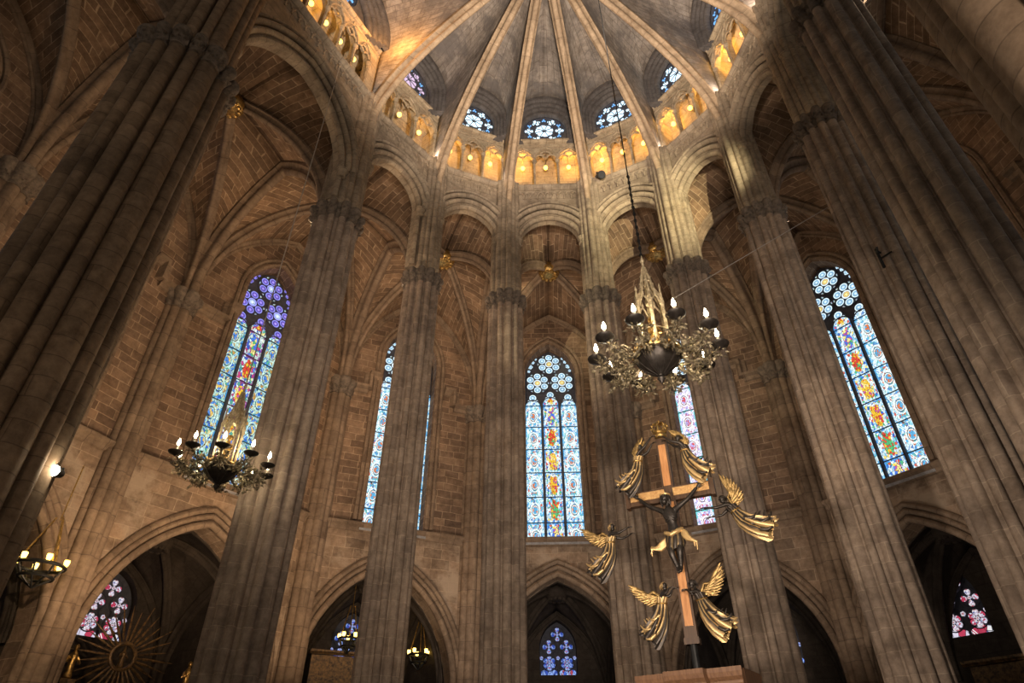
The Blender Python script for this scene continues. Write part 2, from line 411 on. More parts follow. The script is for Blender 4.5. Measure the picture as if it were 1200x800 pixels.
def circ(r, k=8, a0=0, a=0, m=0): return [(a + r * cos(a0 + 2 * pi * i / k), m + r * sin(a0 + 2 * pi * i / k)) for i in range(k)]
def rollprof(w, d):
    """rib section: width w, depth d, with hollow sides and a round nose"""
    h = w / 2
    nose = [(h * .55 * cos(t), d * .72 + d * .28 * sin(t)) for t in [pi * i / 6 for i in range(7)]]
    return [(h, 0), (h, d * .22), (h * .8, d * .28), (h * .5, d * .45), (h * .42, d * .6)] + nose + [(-h * .42, d * .6), (-h * .5, d * .45), (-h * .8, d * .28), (-h, d * .22), (-h, 0)]
def union(circles, n=144):
    """outline of a union of circles that all hold or touch the middle: [(cx, cy, r)]"""
    out = []
    for i in range(n):
        a = 2 * pi * i / n; dx, dy = cos(a), sin(a); best = 0.0
        for x, y, r in circles:
            b = x * dx + y * dy; q = b * b - (x * x + y * y - r * r)
            if q >= 0: best = max(best, b + sqrt(q))
        out.append((dx * best, dy * best))
    return out

# ------------------------------------------------------------------ plan of the place
CE = V((.97, 9.44, 0))
PIER = dict(L0=(-9.3, 2.9), L1=(-7.2, 7.7), L2=(-4.88, 12.2), L3=(-2.8, 14.75), L4=(-.2, 15.78), L5=(2.85, 15.68),
            L6=(5.36, 14.35), R2=(6.95, 12.1), R3=(7.42, 9.2), R4=(6.5, 6.5), R5=(4.85, 2.4))
WALLV = [(-13.75, 5.2), (-11.7, 9.7), (-9.66, 14.22), (-6.03, 18.86), (-1.32, 20.91), (4.42, 20.66), (8.94, 17.95), (11.74, 14.0), (12.66, 8.93), (11.3, 3.95), (9.3, -.55)]
ORDER = ['L0', 'L1', 'L2', 'L3', 'L4', 'L5', 'L6', 'R2', 'R3', 'R4', 'R5']
AX = V((.41, .912, 0)).normalized()
KEY = V((1.12, 9.5, 23.6))
def P2(k): return V((*PIER[k], 0))

# ------------------------------------------------------------------ floor
mb = MB(); mb.face([(-24, -14, FLOOR), (26, -14, FLOOR), (26, 34, FLOOR), (-24, 34, FLOOR)], [(0, 0), (50, 0), (50, 48), (0, 48)])
mb.face([(-24, -14, FLOOR - .3), (26, -14, FLOOR - .3), (26, 34, FLOOR - .3), (-24, 34, FLOOR - .3)])
struct(mb.build('floor', 'floor'))

# added unseen box around the vaults, so that no daylight leaks in
for nm, o, a, b, cc in (('light_block_left', (-21, 14, 13), (.3, 0, 0), (0, 17, 0), (0, 0, 15)), ('light_block_right', (19, 14, 13), (.3, 0, 0), (0, 17, 0), (0, 0, 15)),
                    ('light_block_end', (-1, 31.3, 13), (20.3, 0, 0), (0, .3, 0), (0, 0, 15)), ('light_block_roof', (-1, 14, 28.3), (20.3, 0, 0), (0, 17, 0), (0, 0, .3))):
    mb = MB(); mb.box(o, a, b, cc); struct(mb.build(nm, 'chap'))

# ------------------------------------------------------------------ pillars
def capital(circles, n=144):
    lv = [(0, 1.0), (.03, 1.09), (.07, 1.09), (.1, 1.02), (.24, 1.06), (.36, 1.16), (.42, 1.24), (.45, 1.3), (.53, 1.32), (.56, 1.26), (.62, 1.3), (.66, 1.18)]
    return union(circles, n), lv
def leafage(mb, prof, o, rot, z0, k=1.0, every=3, size=.07):
    """carved leaves around a capital"""
    c, s = cos(rot), sin(rot)
    for i in range(0, len(prof), every):
        x, y = prof[i]; x, y = x * k, y * k
        p = V((o[0] + x * c - y * s, o[1] + x * s + y * c, z0 + (i // every % 2) * .09))
        d = V((p.x - o[0], p.y - o[1], 0)).normalized(); t = V((-d.y, d.x, 0))
        q = size * random.uniform(.8, 1.25)
        a = [p - t * q * .5, p + t * q * .5, p + t * q * .55 + d * q * .7 + V((0, 0, q * 1.1)), p - t * q * .55 + d * q * .7 + V((0, 0, q * 1.1))]
        tip = p + d * q * 1.35 + V((0, 0, q * 1.05)); root = p - d * q * .3 + V((0, 0, q * .6))
        mb.face([a[0], a[1], a[2], a[3]]); mb.face([a[3], a[2], tip]); mb.face([a[0], a[3], root]); mb.face([a[2], a[1], root]); mb.face([a[3], tip, root]); mb.face([tip, a[2], root])
def pillar(key, label, r, big=False, capz=12.75, top=18.7, arms=None, cap_every=3):
    o = PIER[key]; d = V((CE.x - o[0], CE.y - o[1], 0))
    if big: d = V((AX.y, -AX.x, 0)) * (1 if key[0] == 'L' else -1)
    rot = atan2(d.y, d.x)
    if big:
        cs = [(0, 0, r * .80)]
        for i, (a, q, s) in enumerate(arms): cs.append((cos(radians(a)) * r * q, sin(radians(a)) * r * q, r * s))
    else:
        cs = [(0, 0, r * .80)]
        for i in range(12):
            a = 2 * pi * i / 12; s = (.2, .13, .15)[i % 3]
            cs.append((cos(a) * r * (1 - s), sin(a) * r * (1 - s), r * s))
    n = 288 if big else 216
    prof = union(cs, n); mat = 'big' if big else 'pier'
    t = thing('stone_pillar', label, 'pillar', (o[0], o[1], FLOOR), 'clustered pillars around the sanctuary')
    mb = MB(); mb.loft(prof, o, rot, [(FLOOR, 1.42), (FLOOR + .35, 1.42), (FLOOR + .4, 1.3), (FLOOR + .9, 1.26), (FLOOR + 1.0, 1.14), (FLOOR + 1.1, 1.04)]); mb.build('base', mat, t, 50)
    mb = MB(); mb.loft(prof, o, rot, [(FLOOR + 1.1, 1), (capz * .5, 1), (capz, 1)]); mb.build('shaft', mat, t, 38)
    _, lv = capital(cs)
    kz = 1.0
    cp = union([(x, y, q * 1.02) for x, y, q in cs], n)
    mb = MB(); mb.loft(cp, o, rot, [(capz + z * .78, .985 + (k - 1) * (.55 if big else .8)) for z, k in lv])
    leafage(mb, cp, o, rot, capz + .1, 1.0, cap_every, .08 if not big else .09)
    mb.build('capital', 'cap', t, 45)
    # upper shafts that carry the vault ribs
    up = [(0, 0, r * .66), (r * .8, 0, r * .19)] if not big else [(0, 0, r * .62)]
    if big:
        for a, q, s in arms:
            up.append((cos(radians(a)) * r * q * .85, sin(radians(a)) * r * q * .85, r * s * .85))
    else:
        for a, s in ((24, .15), (-24, .15), (46, .18), (-46, .18), (80, .16), (-80, .16), (110, .2), (-110, .2), (145, .2), (-145, .2), (180, .2)):
            up.append((cos(radians(a)) * r * .76, sin(radians(a)) * r * .76, r * s))
    mb = MB(); mb.loft(union(up, n), o, rot, [(capz + .5, 1), (16, 1), (top, 1)]); mb.build('upper_shaft', mat if big else 'apse', t, 38)
    return t, rot
BIG1 = [(-90, .82, .2), (-66, .88, .12), (-45, .84, .16), (-24, .88, .12), (0, .80, .22), (24, .88, .12), (45, .84, .16), (66, .88, .12), (90, .82, .2), (115, .86, .13), (140, .84, .16), (180, .8, .2), (-115, .86, .13), (-140, .84, .16), (160, .88, .1), (-160, .88, .1)]
BIG5 = [(-92, .76, .27), (-56, .86, .13), (-36, .74, .27), (-9, .85, .13), (12, .74, .27), (38, .85, .13), (60, .74, .27), (84, .86, .13), (104, .74, .27), (132, .86, .13), (152, .74, .27), (180, .8, .2), (-150, .75, .25), (-120, .78, .22)]
PL = {}
for key, lab, r, big, arms in (
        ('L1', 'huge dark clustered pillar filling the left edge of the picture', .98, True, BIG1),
        ('L2', 'thick grey pillar just right of the hanging chandelier at left', .63, False, None),
        ('L3', 'slender pillar hiding most of the narrow tall window left of the centre pillar', .54, False, None),
        ('L4', 'upright slender pillar directly left of the fully seen central window', .56, False, None),
        ('L5', 'slender pillar directly right of the fully seen central window', .56, False, None),
        ('L6', 'slender pillar behind the right hand flying angel, right of the crucifix', .58, False, None),
        ('R2', 'leaning slender pillar with its shaft close left of the tall right window', .55, False, None),
        ('R3', 'slender pillar with its shaft close right of the tall right window', .52, False, None),
        ('R4', 'clustered pillar between the tall right window and the upper corner window', .6, False, None),
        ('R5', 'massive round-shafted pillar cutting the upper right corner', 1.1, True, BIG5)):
    PL[key] = pillar(key, lab, r, big, arms=arms, top=25.5 if big else 18.7, capz=12.55 if key == 'L1' else 12.75)

# ------------------------------------------------------------------ upper walls of the sanctuary, bay by bay
def U(k): return (P2(k) - CE).normalized()
def front(k, off=.14):
    o = P2(k); return o - U(k) * off
def ring_caps(mb, F, x, z, r):
    mb.lathe([(r * 1.0, 0), (r * 1.35, .03), (r * 1.05, .07), (r * 1.25, .16), (r * 1.75, .24), (r * 1.8, .3)], F.p(x, z, -.02), 10)
ROSES = []
def apse_bay(idx, ka, kb, hw, spring, crown, ntri, rose_r, rosemat, lamp, fspring=22.6, mat='apse', straight=False):
    A, B = front(ka), front(kb)
    if straight:
        s = V((AX.y, -AX.x, 0)) * (1 if ka[0] == 'L' else -1); e = .45 if ka != 'R4' else .2
        A, B = P2(ka) + s * .35, P2(kb) + s * .35
    F = Frame(A, B, CE.xy if not straight else (.5, 6)); h = F.L / 2
    w = struct(empty('wall_apse_%d' % idx, (F.mid.x, F.mid.y, 13.4)))
    op = Op(0, hw, 13.4, spring, crown)
    mb = MB(); panel(mb, F, -h, h, 13.4, 18.5, .34, [op]); mb.build('arcade_wall', mat, w)
    # round mouldings that follow the arch
    for k, (dr, lift, rr, y) in enumerate(((.05, 0, .085, .06), (.2, .05, .09, -.04), (.36, .12, .09, -.1), (.5, .2, .05, -.1))):
        a = [(x, z + lift) for x, z in arch2(hw + dr, spring, crown + dr * (1 if not straight else 1.15), 14)]
        a = [q for q in a if abs(q[0]) < h - .12]
        if k == 0: a = [(-hw - dr, 13.42)] + a + [(hw + dr, 13.42)]
        mb = MB(); pts = F.path(a, y)
        mb.sweep(pts, [(aa * 1.2, mm) for aa, mm in circ(rr, 8)], F.n, F.p(0, 14, y)); mb.build('arch_moulding', mat, w, 50)
    for sx in (-1, 1):
        mb = MB(); ring_caps(mb, F, sx * (hw + .06), spring - .3, .1); mb.build('small_capital', mat, w, 40)
    # frieze of small arches, string course
    mb = MB(); n = int(F.L / .27)
    for i in range(n):
        x = -h + .12 + (F.L - .24) * (i + .5) / n
        mb.tube([F.p(x + .1 * cos(a), 18.12 + .16 * sin(a), -.02) for a in [pi * j / 5 for j in range(6)]], .04, 5)
        mb.tube([F.p(x - .12, 18.14, -.02), F.p(x - .135, 17.99, -.02), F.p(x - .13, 17.93, -.02)], [.04, .045, .02], 5)
    mb.build('frieze', mat, w, 50)
    mb = MB(); mb.sweep([F.p(-h, 18.5), F.p(h, 18.5)], [(-.7, -.1), (.05, -.1), (.05, -.05), (.1, -.02), (.16, .04), (.16, .1), (.03, .14), (-.7, .14)], F.n, F.p(0, 30)); mb.build('string_course', mat, w)
    # gallery: colonnettes, small arches, passage behind
    m = .13 if not straight else .45; zc, z1 = 20.3, 21.35
    sp = (F.L - 2 * m) / ntri; ops = []
    for i in range(ntri): ops.append(Op(-h + m + sp * (i + .5), sp / 2 - .03, zc - 1, zc + .02, zc + .66))
    tri = empty('gallery', (F.mid.x, F.mid.y, 18.6)); attach(tri, w); tri.location = tri.location + V((F.mid.x, F.mid.y, 18.6))
    mb = MB(); panel(mb, F, -h, h, zc, z1, .26, ops, y=.08)
    for x0, x1 in ((-h, -h + m), (h - m, h)): panel(mb, F, x0, x1, 18.6, zc, .3, y=.08)
    mb.build('gallery_arches', 'tri', tri)
    for o in ops:
        mb = MB()
        for dx in (-1, 1):          # cusps
            c = o.cx + dx * o.hw * .52
            mb.tube([F.p(c + o.hw * .42 * cos(a), zc + .16 + .17 * sin(a), .1) for a in [pi * j / 8 for j in range(9)]], .034, 6)
        mb.tube([F.p(o.cx + o.hw * .46 * cos(a), zc + .34 + .2 * sin(a), .1) for a in [pi * j / 8 for j in range(9)]], .034, 6)
        mb.tube(F.path([(o.cx + x, z) for x, z in arch2(o.hw + .03, zc + .06, zc + .72)], .05), .035, 6)
        mb.tube([F.p(o.cx, zc + .72, .05), F.p(o.cx, zc + .84, .03), F.p(o.cx, zc + .93, .02)], [.03, .055, .02], 6)
        mb.build('cusped_arch', 'tri', tri, 50)
    for i in range(ntri + 1):
        x = -h + m + sp * i
        mb = MB(); mb.lathe([(.1, 18.62), (.1, 18.7), (.07, 18.76), (.045, 18.8), (.045, 20.05), (.06, 20.08), (.05, 20.12), (.085, 20.23), (.105, 20.27), (.105, 20.33)], F.p(x, 0, .14), 10)
        mb.build('colonnette', 'tri', tri, 40)
    hb = h + (.22 if not straight else 0)
    mb = MB(); panel(mb, F, -hb, hb, 18.55, 21.2, .2, y=1.0); mb.build('gallery_back_wall', 'tri', tri)
    mb = MB(); mb.box(F.p(0, 21.2, .55), F.ex * hb, F.n * .5, (0, 0, .06)); mb.box(F.p(0, 18.55, .6), F.ex * hb, F.n * .5, (0, 0, .05)); mb.build('gallery_slabs', 'tri', tri)
    for sx in (-1, 1):
        mb = MB(); mb.box(F.p(sx * (h + .02), 19.9, .55), F.ex * .06, F.n * .45, (0, 0, 1.3)); mb.build('gallery_end_wall', 'tri', tri)
    mb = MB(); mb.tube([F.p(-h + m, 19.55, .8), F.p(h - m, 19.55, .8)], .02, 6)
    for i in range(ntri): mb.tube([F.p(-h + m + sp * (i + .5), 18.6, .8), F.p(-h + m + sp * (i + .5), 19.55, .8)], .014, 5)
    mb.tube([F.p(-h + m, 18.9, .95), F.p(-h + m + sp * .9, 19.6, .95)], .03, 5); mb.tube([F.p(h - m - sp * .9, 18.9, .95), F.p(h - m, 19.6, .95)], .03, 5)
    mb.build('gallery_railing', 'wax', tri)
    mb = MB(); mb.sweep([F.p(-h, z1), F.p(h, z1)], [(-.5, -.02), (.0, -.02), (.07, .03), (.07, .1), (-.5, .16)], F.n, F.p(0, 40)); mb.build('upper_string_course', 'tri', w)
    if lamp:
        L = bpy.data.lights.new('gallery_light', 'POINT'); L.energy = lamp; L.color = (1, .5, .09); L.shadow_soft_size = 0
        for sx in ((-.33, .33) if not straight else (-.5, 0, .5)):
            lo = bpy.data.objects.new('gallery_light', L); COL.objects.link(lo); lo.location = F.p(sx * F.L, 20.75, .5)
    # lunette with its stepped arch and round window
    fh = h - .1; fc = 24.0 if not straight else 24.1
    line = [(-fh, 21.35)] + arch2(fh, fspring if not straight else 21.6, fc) + [(fh, 21.35)]
    zr = 21.5 + rose_r + .06
    ro = Op(0, rose_r, 0, zr, zr + rose_r, circle=True)
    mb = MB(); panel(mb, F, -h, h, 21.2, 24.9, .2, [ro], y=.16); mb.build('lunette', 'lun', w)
    for i in range(4):
        k = 1 - .075 * (i + 1)
        a = [(x * k, 21.2 + (z - 21.2) * (k + .015 * i)) for x, z in line]
        mb = MB(); mb.sweep(F.path(a, -.26 + .1 * i), [(.09, 0), (.09, .05), (.05, .1), (0, .12), (-.09, .12), (-.09, -.16), (.09, -.16)], F.n, F.p(0, 22.4)); mb.build('lunette_moulding', 'lun', w, 40)
    rose_window(F, zr, rose_r, rosemat)
    return F, line
def foil(mb, F, cx, cz, r, k, rot, y, gap=.62, th=.02):
    """glass of a foiled light: k leaves round a centre"""
    for i in range(k):
        a = rot + 2 * pi * i / k; n = 10; ring = []
        for j in range(n):
            t = 2 * pi * j / n; px = r * (gap + .36 * cos(t)); pz = r * .3 * sin(t) * (1 + .35 * cos(t))
            ring.append((cx + px * cos(a) - pz * sin(a), cz + px * sin(a) + pz * cos(a)))
        mb.face(F.path(ring, y), [((x - cx) / r + .5, (z - cz) / r + .5) for x, z in ring]); mb.face(F.path(ring[::-1], y + th), [((x - cx) / r + .5, (z - cz) / r + .5) for x, z in ring[::-1]])
WIN = [0]
def new_window(at):
    WIN[0] += 1; return struct(empty('window_%d' % WIN[0], at))
def rose_window(F, zc, r, mat):
    w = new_window(F.p(0, zc, .2)); y = .22
    mb = MB(); n = 40
    mb.face(F.path([(r * 1.02 * cos(2 * pi * i / n), zc + r * 1.02 * sin(2 * pi * i / n)) for i in range(n)], y + .07)); mb.face(F.path([(r * 1.02 * cos(2 * pi * i / n), zc + r * 1.02 * sin(2 * pi * i / n)) for i in range(n)], y + .13))
    for rr, t in ((r * .97, .05), (r * .5, .03)): mb.tube([F.p(rr * cos(2 * pi * i / n), zc + rr * sin(2 * pi * i / n), y + .05) for i in range(n)], t, 6, closed=True)
    for i in range(6):
        a = pi / 6 + i * pi / 3; c = (r * .725 * cos(a), zc + r * .725 * sin(a))
        mb.tube([F.p(c[0] + r * .235 * cos(2 * pi * j / 16), c[1] + r * .235 * sin(2 * pi * j / 16), y + .05) for j in range(16)], .022, 6, closed=True)
    for i in range(8):
        a = pi / 8 + i * pi / 4; mb.tube([F.p(r * .08 * cos(a), zc + r * .08 * sin(a), y + .03), F.p(r * .48 * cos(a), zc + r * .48 * sin(a), y + .03)], .016, 5)
    mb.build('tracery', 'dark', w)
    mb = MB(); foil(mb, F, 0, zc, r * .46, 8, pi / 8 * 0 + .2, y + .045, .58); mb.build('pane', mat, w)
    mb = MB()
    for i in range(6):
        a = i * pi / 3; foil(mb, F, r * .725 * cos(a), zc + r * .725 * sin(a), r * .225, 4, a, y + .045, .56)
    mb.build('pane', mat, w)
    mb = MB()
    for i in range(6):
        a = pi / 6 + i * pi / 3; foil(mb, F, r * .8 * cos(a), zc + r * .8 * sin(a), r * .12, 3, a, y + .045, .5)
    mb.build('pane', 'g_roseb', w)
APSE = [('L2', 'L3'), ('L3', 'L4'), ('L4', 'L5'), ('L5', 'L6'), ('L6', 'R2'), ('R2', 'R3'), ('R3', 'R4')]
FR = {}
for i, (a, b) in enumerate(APSE):
    d = (front(a) - front(b)).length
    FR[(a, b)] = apse_bay(i + 1, a, b, min(1.05, d / 2 - .36), 15.85, 16.95, 3, .87 if d > 2.5 else .8,
                          ('g_rosec', 'g_rose', 'g_rose', 'g_rose', 'g_rose', 'g_roseb', 'g_roseb')[i], (9, 26, 34, 34, 34, 34, 26)[i])
FR[('L1', 'L2')] = apse_bay(8, 'L1', 'L2', 1.92, 14.5, 16.75, 6, 1.0, 'g_roseb', 22, straight=True)
FR[('R4', 'R5')] = apse_bay(9, 'R4', 'R5', 1.4, 14.5, 16.5, 5, 1.0, 'g_roseb', 16, straight=True)

# ------------------------------------------------------------------ vault over the sanctuary
SPR = 16.2
def ribpt(k, th):
    s = P2(k) - U(k) * .02
    if k in ('L1', 'R5'): s = P2(k) + V((AX.y, -AX.x, 0)) * (.3 if k == 'L1' else -.3)
    h = KEY.z - SPR
    q = s.lerp(V((KEY.x, KEY.y, 0)), 1 - max(0, cos(th)) ** 2.1); return V((q.x, q.y, SPR + h * sin(th) ** .84))
ceil = struct(empty('ceiling_apse', (KEY.x, KEY.y, KEY.z)))
NT = 22
TH = [pi / 2 * i / NT for i in range(NT + 1)]
for k in ORDER[1:]:
    pts = [ribpt(k, t) for t in TH]
    d = V((KEY.x, KEY.y, 0)) - P2(k); N = V((-d.y, d.x, 0))
    mb = MB(); mb.sweep(pts, rollprof(.38, .42), N, V((KEY.x, KEY.y, 15))); mb.build('rib', 'arib', ceil, 40)
def lookup(line, z):
    """half width of the formeret at height z"""
    l = [(x, zz) for x, zz in line if x <= 0]
    if z <= l[0][1]: return -l[0][0]
    for (xa, za), (xb, zb) in zip(l, l[1:]):
        if za <= z <= zb and zb > za: f = (z - za) / (zb - za); return -(xa + (xb - xa) * f)
    return 0.0
for (a, b), (F, line) in FR.items():
    top = max(z for _, z in line)
    for k, sg in ((a, -1), (b, 1)):
        rows = []; MM = 8
        for t in TH:
            p = ribpt(k, t)
            if p.z < 18.4: continue
            z = min(top, SPR + (p.z - SPR) * (top - SPR) / (KEY.z - SPR))
            q = F.p(sg * max(.0, lookup(line, z)), z, -.02)
            r = []
            for j in range(MM + 1):
                f = j / MM; s = p.lerp(q, f) + V((0, 0, .22 * sin(pi * f) * sin(t) ** 2)); r.append(s)
            rows.append(r)
        mb = MB(); mb.grid(rows); mb.build('web', 'aweb', ceil, 60, solid=.12)
mb = MB(); mb.lathe([(.1, -.5), (.45, -.48), (.62, -.36), (.62, -.2), (.5, 0)], KEY, 24); mb.build('keystone', 'gold', ceil, 40)

# ------------------------------------------------------------------ ambulatory: outer walls, tall windows, chapels, vaults
def disc(mb, F, cx, cz, r, y, n=14, th=.02):
    l = [(cx + r * cos(2 * pi * i / n), cz + r * sin(2 * pi * i / n)) for i in range(n)]
    uv = [(.5 + (x - cx) / r * .5, .5 + (z - cz) / r * .5) for x, z in l]
    mb.face(F.path(l, y), uv); mb.face(F.path(l[::-1], y + th), uv[::-1])
def ring(mb, F, cx, cz, r, t, y, n=18): mb.tube([F.p(cx + r * cos(2 * pi * i / n), cz + r * sin(2 * pi * i / n), y) for i in range(n)], t, 6, closed=True)
def tall_window(F, cx, hw, zs, spring, crown, blue):
    y = .5; w = new_window(F.p(cx, zs, y))
    gs, gf, gd = (('g_side', 'g_fig', 'g_disc'), ('g_sideb', 'g_figb', 'g_discb'), ('g_sidep', 'g_sidep', 'g_disc'))[blue]
    zh = spring - 1.08                           # heads of the three lights
    lw = (2 * hw - .2) / 3; rows = 6; ph = (zh - zs - .06) / (rows - .35)
    heads = []
    for i in range(3):
        x = cx + (i - 1) * (lw + .1); zt = zh + (.0 if i != 1 else .12); heads.append((x, zt))
        line = [(x - lw / 2, zs + .06)] + [(x + a, b) for a, b in arch2(lw / 2, zt - .05, zt + lw * .42, 8)] + [(x + lw / 2, zs + .06)]
        uv = [((q[0] - x) / lw + .5, (q[1] - zs - .06) / ph + .35) for q in line]
        mb = MB(); mb.face(F.path(line, y), uv); mb.face(F.path(line[::-1], y + .02), uv[::-1]); mb.build('pane', gf if i == 1 else gs, w)
    # dark tracery slab above the lights and thin stone round every disc
    mb = MB(); l = [(cx - hw, zh - .1)] + [(cx + a, b) for a, b in arch2(hw, spring, crown)] + [(cx + hw, zh - .1)]
    mb.face(F.path(l, y + .03)); mb.face(F.path(l[::-1], y + .1))
    R = hw * .49; cs = [(cx, crown - R - .17), (cx - hw * .5, spring - .02), (cx + hw * .5, spring - .02)]
    gl = MB(); og = MB(); gm = MB()
    for c in cs:
        ring(mb, F, *c, R * 1.0, .022, y)
        disc(og, F, *c, R * .33, y - .01); ring(mb, F, *c, R * .35, .012, y - .01, 14)
        for i in range(6):
            a = pi / 6 + i * pi / 3; q = (c[0] + R * .66 * cos(a), c[1] + R * .66 * sin(a))
            disc(gl, F, *q, R * .29, y - .01, 12); ring(mb, F, *q, R * .305, .01, y - .01, 12)
            qq = (c[0] + R * .95 * cos(a + pi / 6), c[1] + R * .95 * sin(a + pi / 6))
            if abs(qq[0] - cx) < hw * .9: disc(gm, F, *qq, R * .09, y - .012, 5)
    for x, zt in heads:
        q = (x, zt + lw * .42 + .13); disc(gl, F, *q, .135, y - .01, 12); ring(mb, F, *q, .15, .016, y)
        for sx in (-1, 1): disc(gl, F, x + sx * .13, q[1] - .17, .075, y - .01, 10)
        mb.tube(F.path([(x + a, b) for a, b in arch2(lw / 2 + .03, zt - .05, zt + lw * .42 + .02, 8)], y), .028, 6)
    for sx in (-1, 1):
        for dx, dz, r in ((.86, 1.0, .1), (.74, 1.28, .075), (.93, .72, .06), (.62, 1.5, .06)): disc(gl, F, cx + sx * hw * dx * .9, spring + (crown - spring) * dz * .5, r, y - .01, 5)
    mb.build('tracery', 'dark', w, 50)
    gl.build('pane', gd, w); og.build('pane', 'g_coreb' if blue == 1 else 'g_core', w); gm.build('pane', 'g_gem', w)
    for i in (-1, 1):
        mb = MB(); x = cx + i * (lw + .1) / 2
        mb.sweep([F.p(x, zs, y), F.p(x, zh + .1, y)], [(.1, -.03), (.1, .03), (.0, .05), (-.08, .035), (-.08, -.035), (0, -.05)], F.n, F.p(x + 5, zs, y)); mb.build('mullion', 'dark', w)
    for i in range(rows):
        z = zs + .06 + (i + .65) * ph
        mb = MB(); mb.tube([F.p(cx - hw, z, y - .02), F.p(cx + hw, z, y - .02)], .018, 6); mb.build('glazing_bar', 'bar', w)
    mb = MB(); mb.sweep([F.p(cx - hw - .1, zs), F.p(cx + hw + .1, zs)], [(-.8, .04), (-.5, .04), (.1, -.16), (.1, -.26), (0, -.3), (-.8, -.3)], F.n, F.p(cx, 40)); mb.build('sill', 'sill', w)
    return w
def chapel_window(F, cx, hw, zs, spring, crown, mat):
    y = .3; w = new_window(F.p(cx, zs, y)); mb = MB(); gl = MB()
    l = [(cx - hw, zs)] + [(cx + a, b) for a, b in arch2(hw, spring, crown)] + [(cx + hw, zs)]
    mb.face(F.path(l, y + .03)); mb.face(F.path(l[::-1], y + .1))
    R = hw * .36
    for x, z in ((0, crown - R * 1.8), (-hw * .48, spring + .12), (hw * .48, spring + .12), (-hw * .48, spring - .42), (hw * .48, spring - .42)):
        foil(gl, F, cx + x, z, R, 4 if z > spring - .3 else 6, pi / 2, y, .6); ring(mb, F, cx + x, z, R * 1.08, .02, y)
        disc(gl, F, cx + x, z, R * .2, y - .004, 8)
    for sx in (-1, 0, 1): disc(gl, F, cx + sx * hw * .9, spring - .25, .07, y, 5)
    mb.build('tracery', 'dark', w, 50); gl.build('pane', mat, w)
    for sx in (-1, 1):
        line = [(cx + sx * hw * .5 - hw * .44, zs)] + [(cx + sx * hw * .5 + a, b) for a, b in arch2(hw * .44, spring - .72, spring - .62, 6)] + [(cx + sx * hw * .5 + hw * .44, zs)]
        uv = [((q[0] - cx) / hw, q[1]) for q in line]
        mb = MB(); mb.face(F.path(line, y), uv); mb.face(F.path(line[::-1], y + .02), uv[::-1]); mb.build('pane', mat, w)
    mb = MB(); mb.tube([F.p(cx, zs, y), F.p(cx, spring - .6, y)], .04, 6); mb.build('mullion', 'dark', w)

def vault(name, idx, Pa, Pb, Wb, Wa, zp, zw, boss, crowns, mat='web', stilt=None, rib=.3, ribs=True, gold=True, tie=(1, 1), rmat='rib'):
    """four webs, diagonal ribs and wall ribs over a bay; P inner corners, W outer corners"""
    C = [V((Pa[0], Pa[1], zp)), V((Pb[0], Pb[1], zp)), V((Wb[0], Wb[1], zw)), V((Wa[0], Wa[1], zw))]
    Bo = V(boss); w = struct(empty('%s_%d' % (name, idx), Bo)); n = 14
    diag = [half(c, Bo, n) for c in C]
    for i in range(4):
        j = (i + 1) % 4; m = (C[i] + C[j]) / 2; m.z = crowns[i]
        mb = MB()
        for k in (i, j):
            S = half(C[k], m, n); rows = []
            if stilt and i == 0:
                c0 = C[k]; S = [c0 + V((0, 0, (stilt - c0.z) * q / 4)) for q in range(4)] + half((c0.x, c0.y, stilt), m, n - 4)
            for a, b in zip(S, diag[k]): rows.append([a.lerp(b, q / 5) + V((0, 0, .1 * sin(pi * q / 5))) for q in range(6)])
            mb.grid(rows)
        mb.build('web', mat, w, 60, solid=.1)
    if ribs:
        for i in range(4):
            d = Bo - C[i]; mb = MB(); mb.sweep(diag[i], rollprof(rib, rib * 1.05), V((-d.y, d.x, 0)), V((Bo.x, Bo.y, 0))); mb.build('rib', rmat, w, 40)
        for i in range(4):
            j = (i + 1) % 4
            if i == 0: continue
            if i == 1 and not tie[1] or i == 3 and not tie[0]: continue
            m = (C[i] + C[j]) / 2; m.z = crowns[i]; d = C[j] - C[i]; k = rib * (1.5 if i != 2 else .8)
            pts = half(C[i], m, n) + half(C[j], m, n)[::-1][1:]
            mb = MB(); mb.sweep(pts, rollprof(k, k * .9), V((-d.y, d.x, 0)), V((m.x, m.y, 0))); mb.build('rib', rmat, w, 40)
        mb = MB(); mb.lathe([(.05, -.5), (.2, -.5), (.34, -.44), (.4, -.34), (.4, -.2), (.3, 0)], Bo, 20)
        for i in range(10):
            a = 2 * pi * i / 10; mb.lathe([(.02, -.53), (.07, -.51), (.09, -.45), (.05, -.38)], Bo + V((.27 * cos(a), .27 * sin(a), 0)), 7)
        mb.build('boss', 'gold' if gold else 'chap', w, 40)
    return w
ZSILL, ZCAP = 7.15, 12.0
RESP = union([(0, 0, .24), (.22, 0, .16), (.16, .22, .12), (.16, -.22, .12), (.02, .34, .1), (.02, -.34, .1)], 120)
OUT = []
chapels = {}
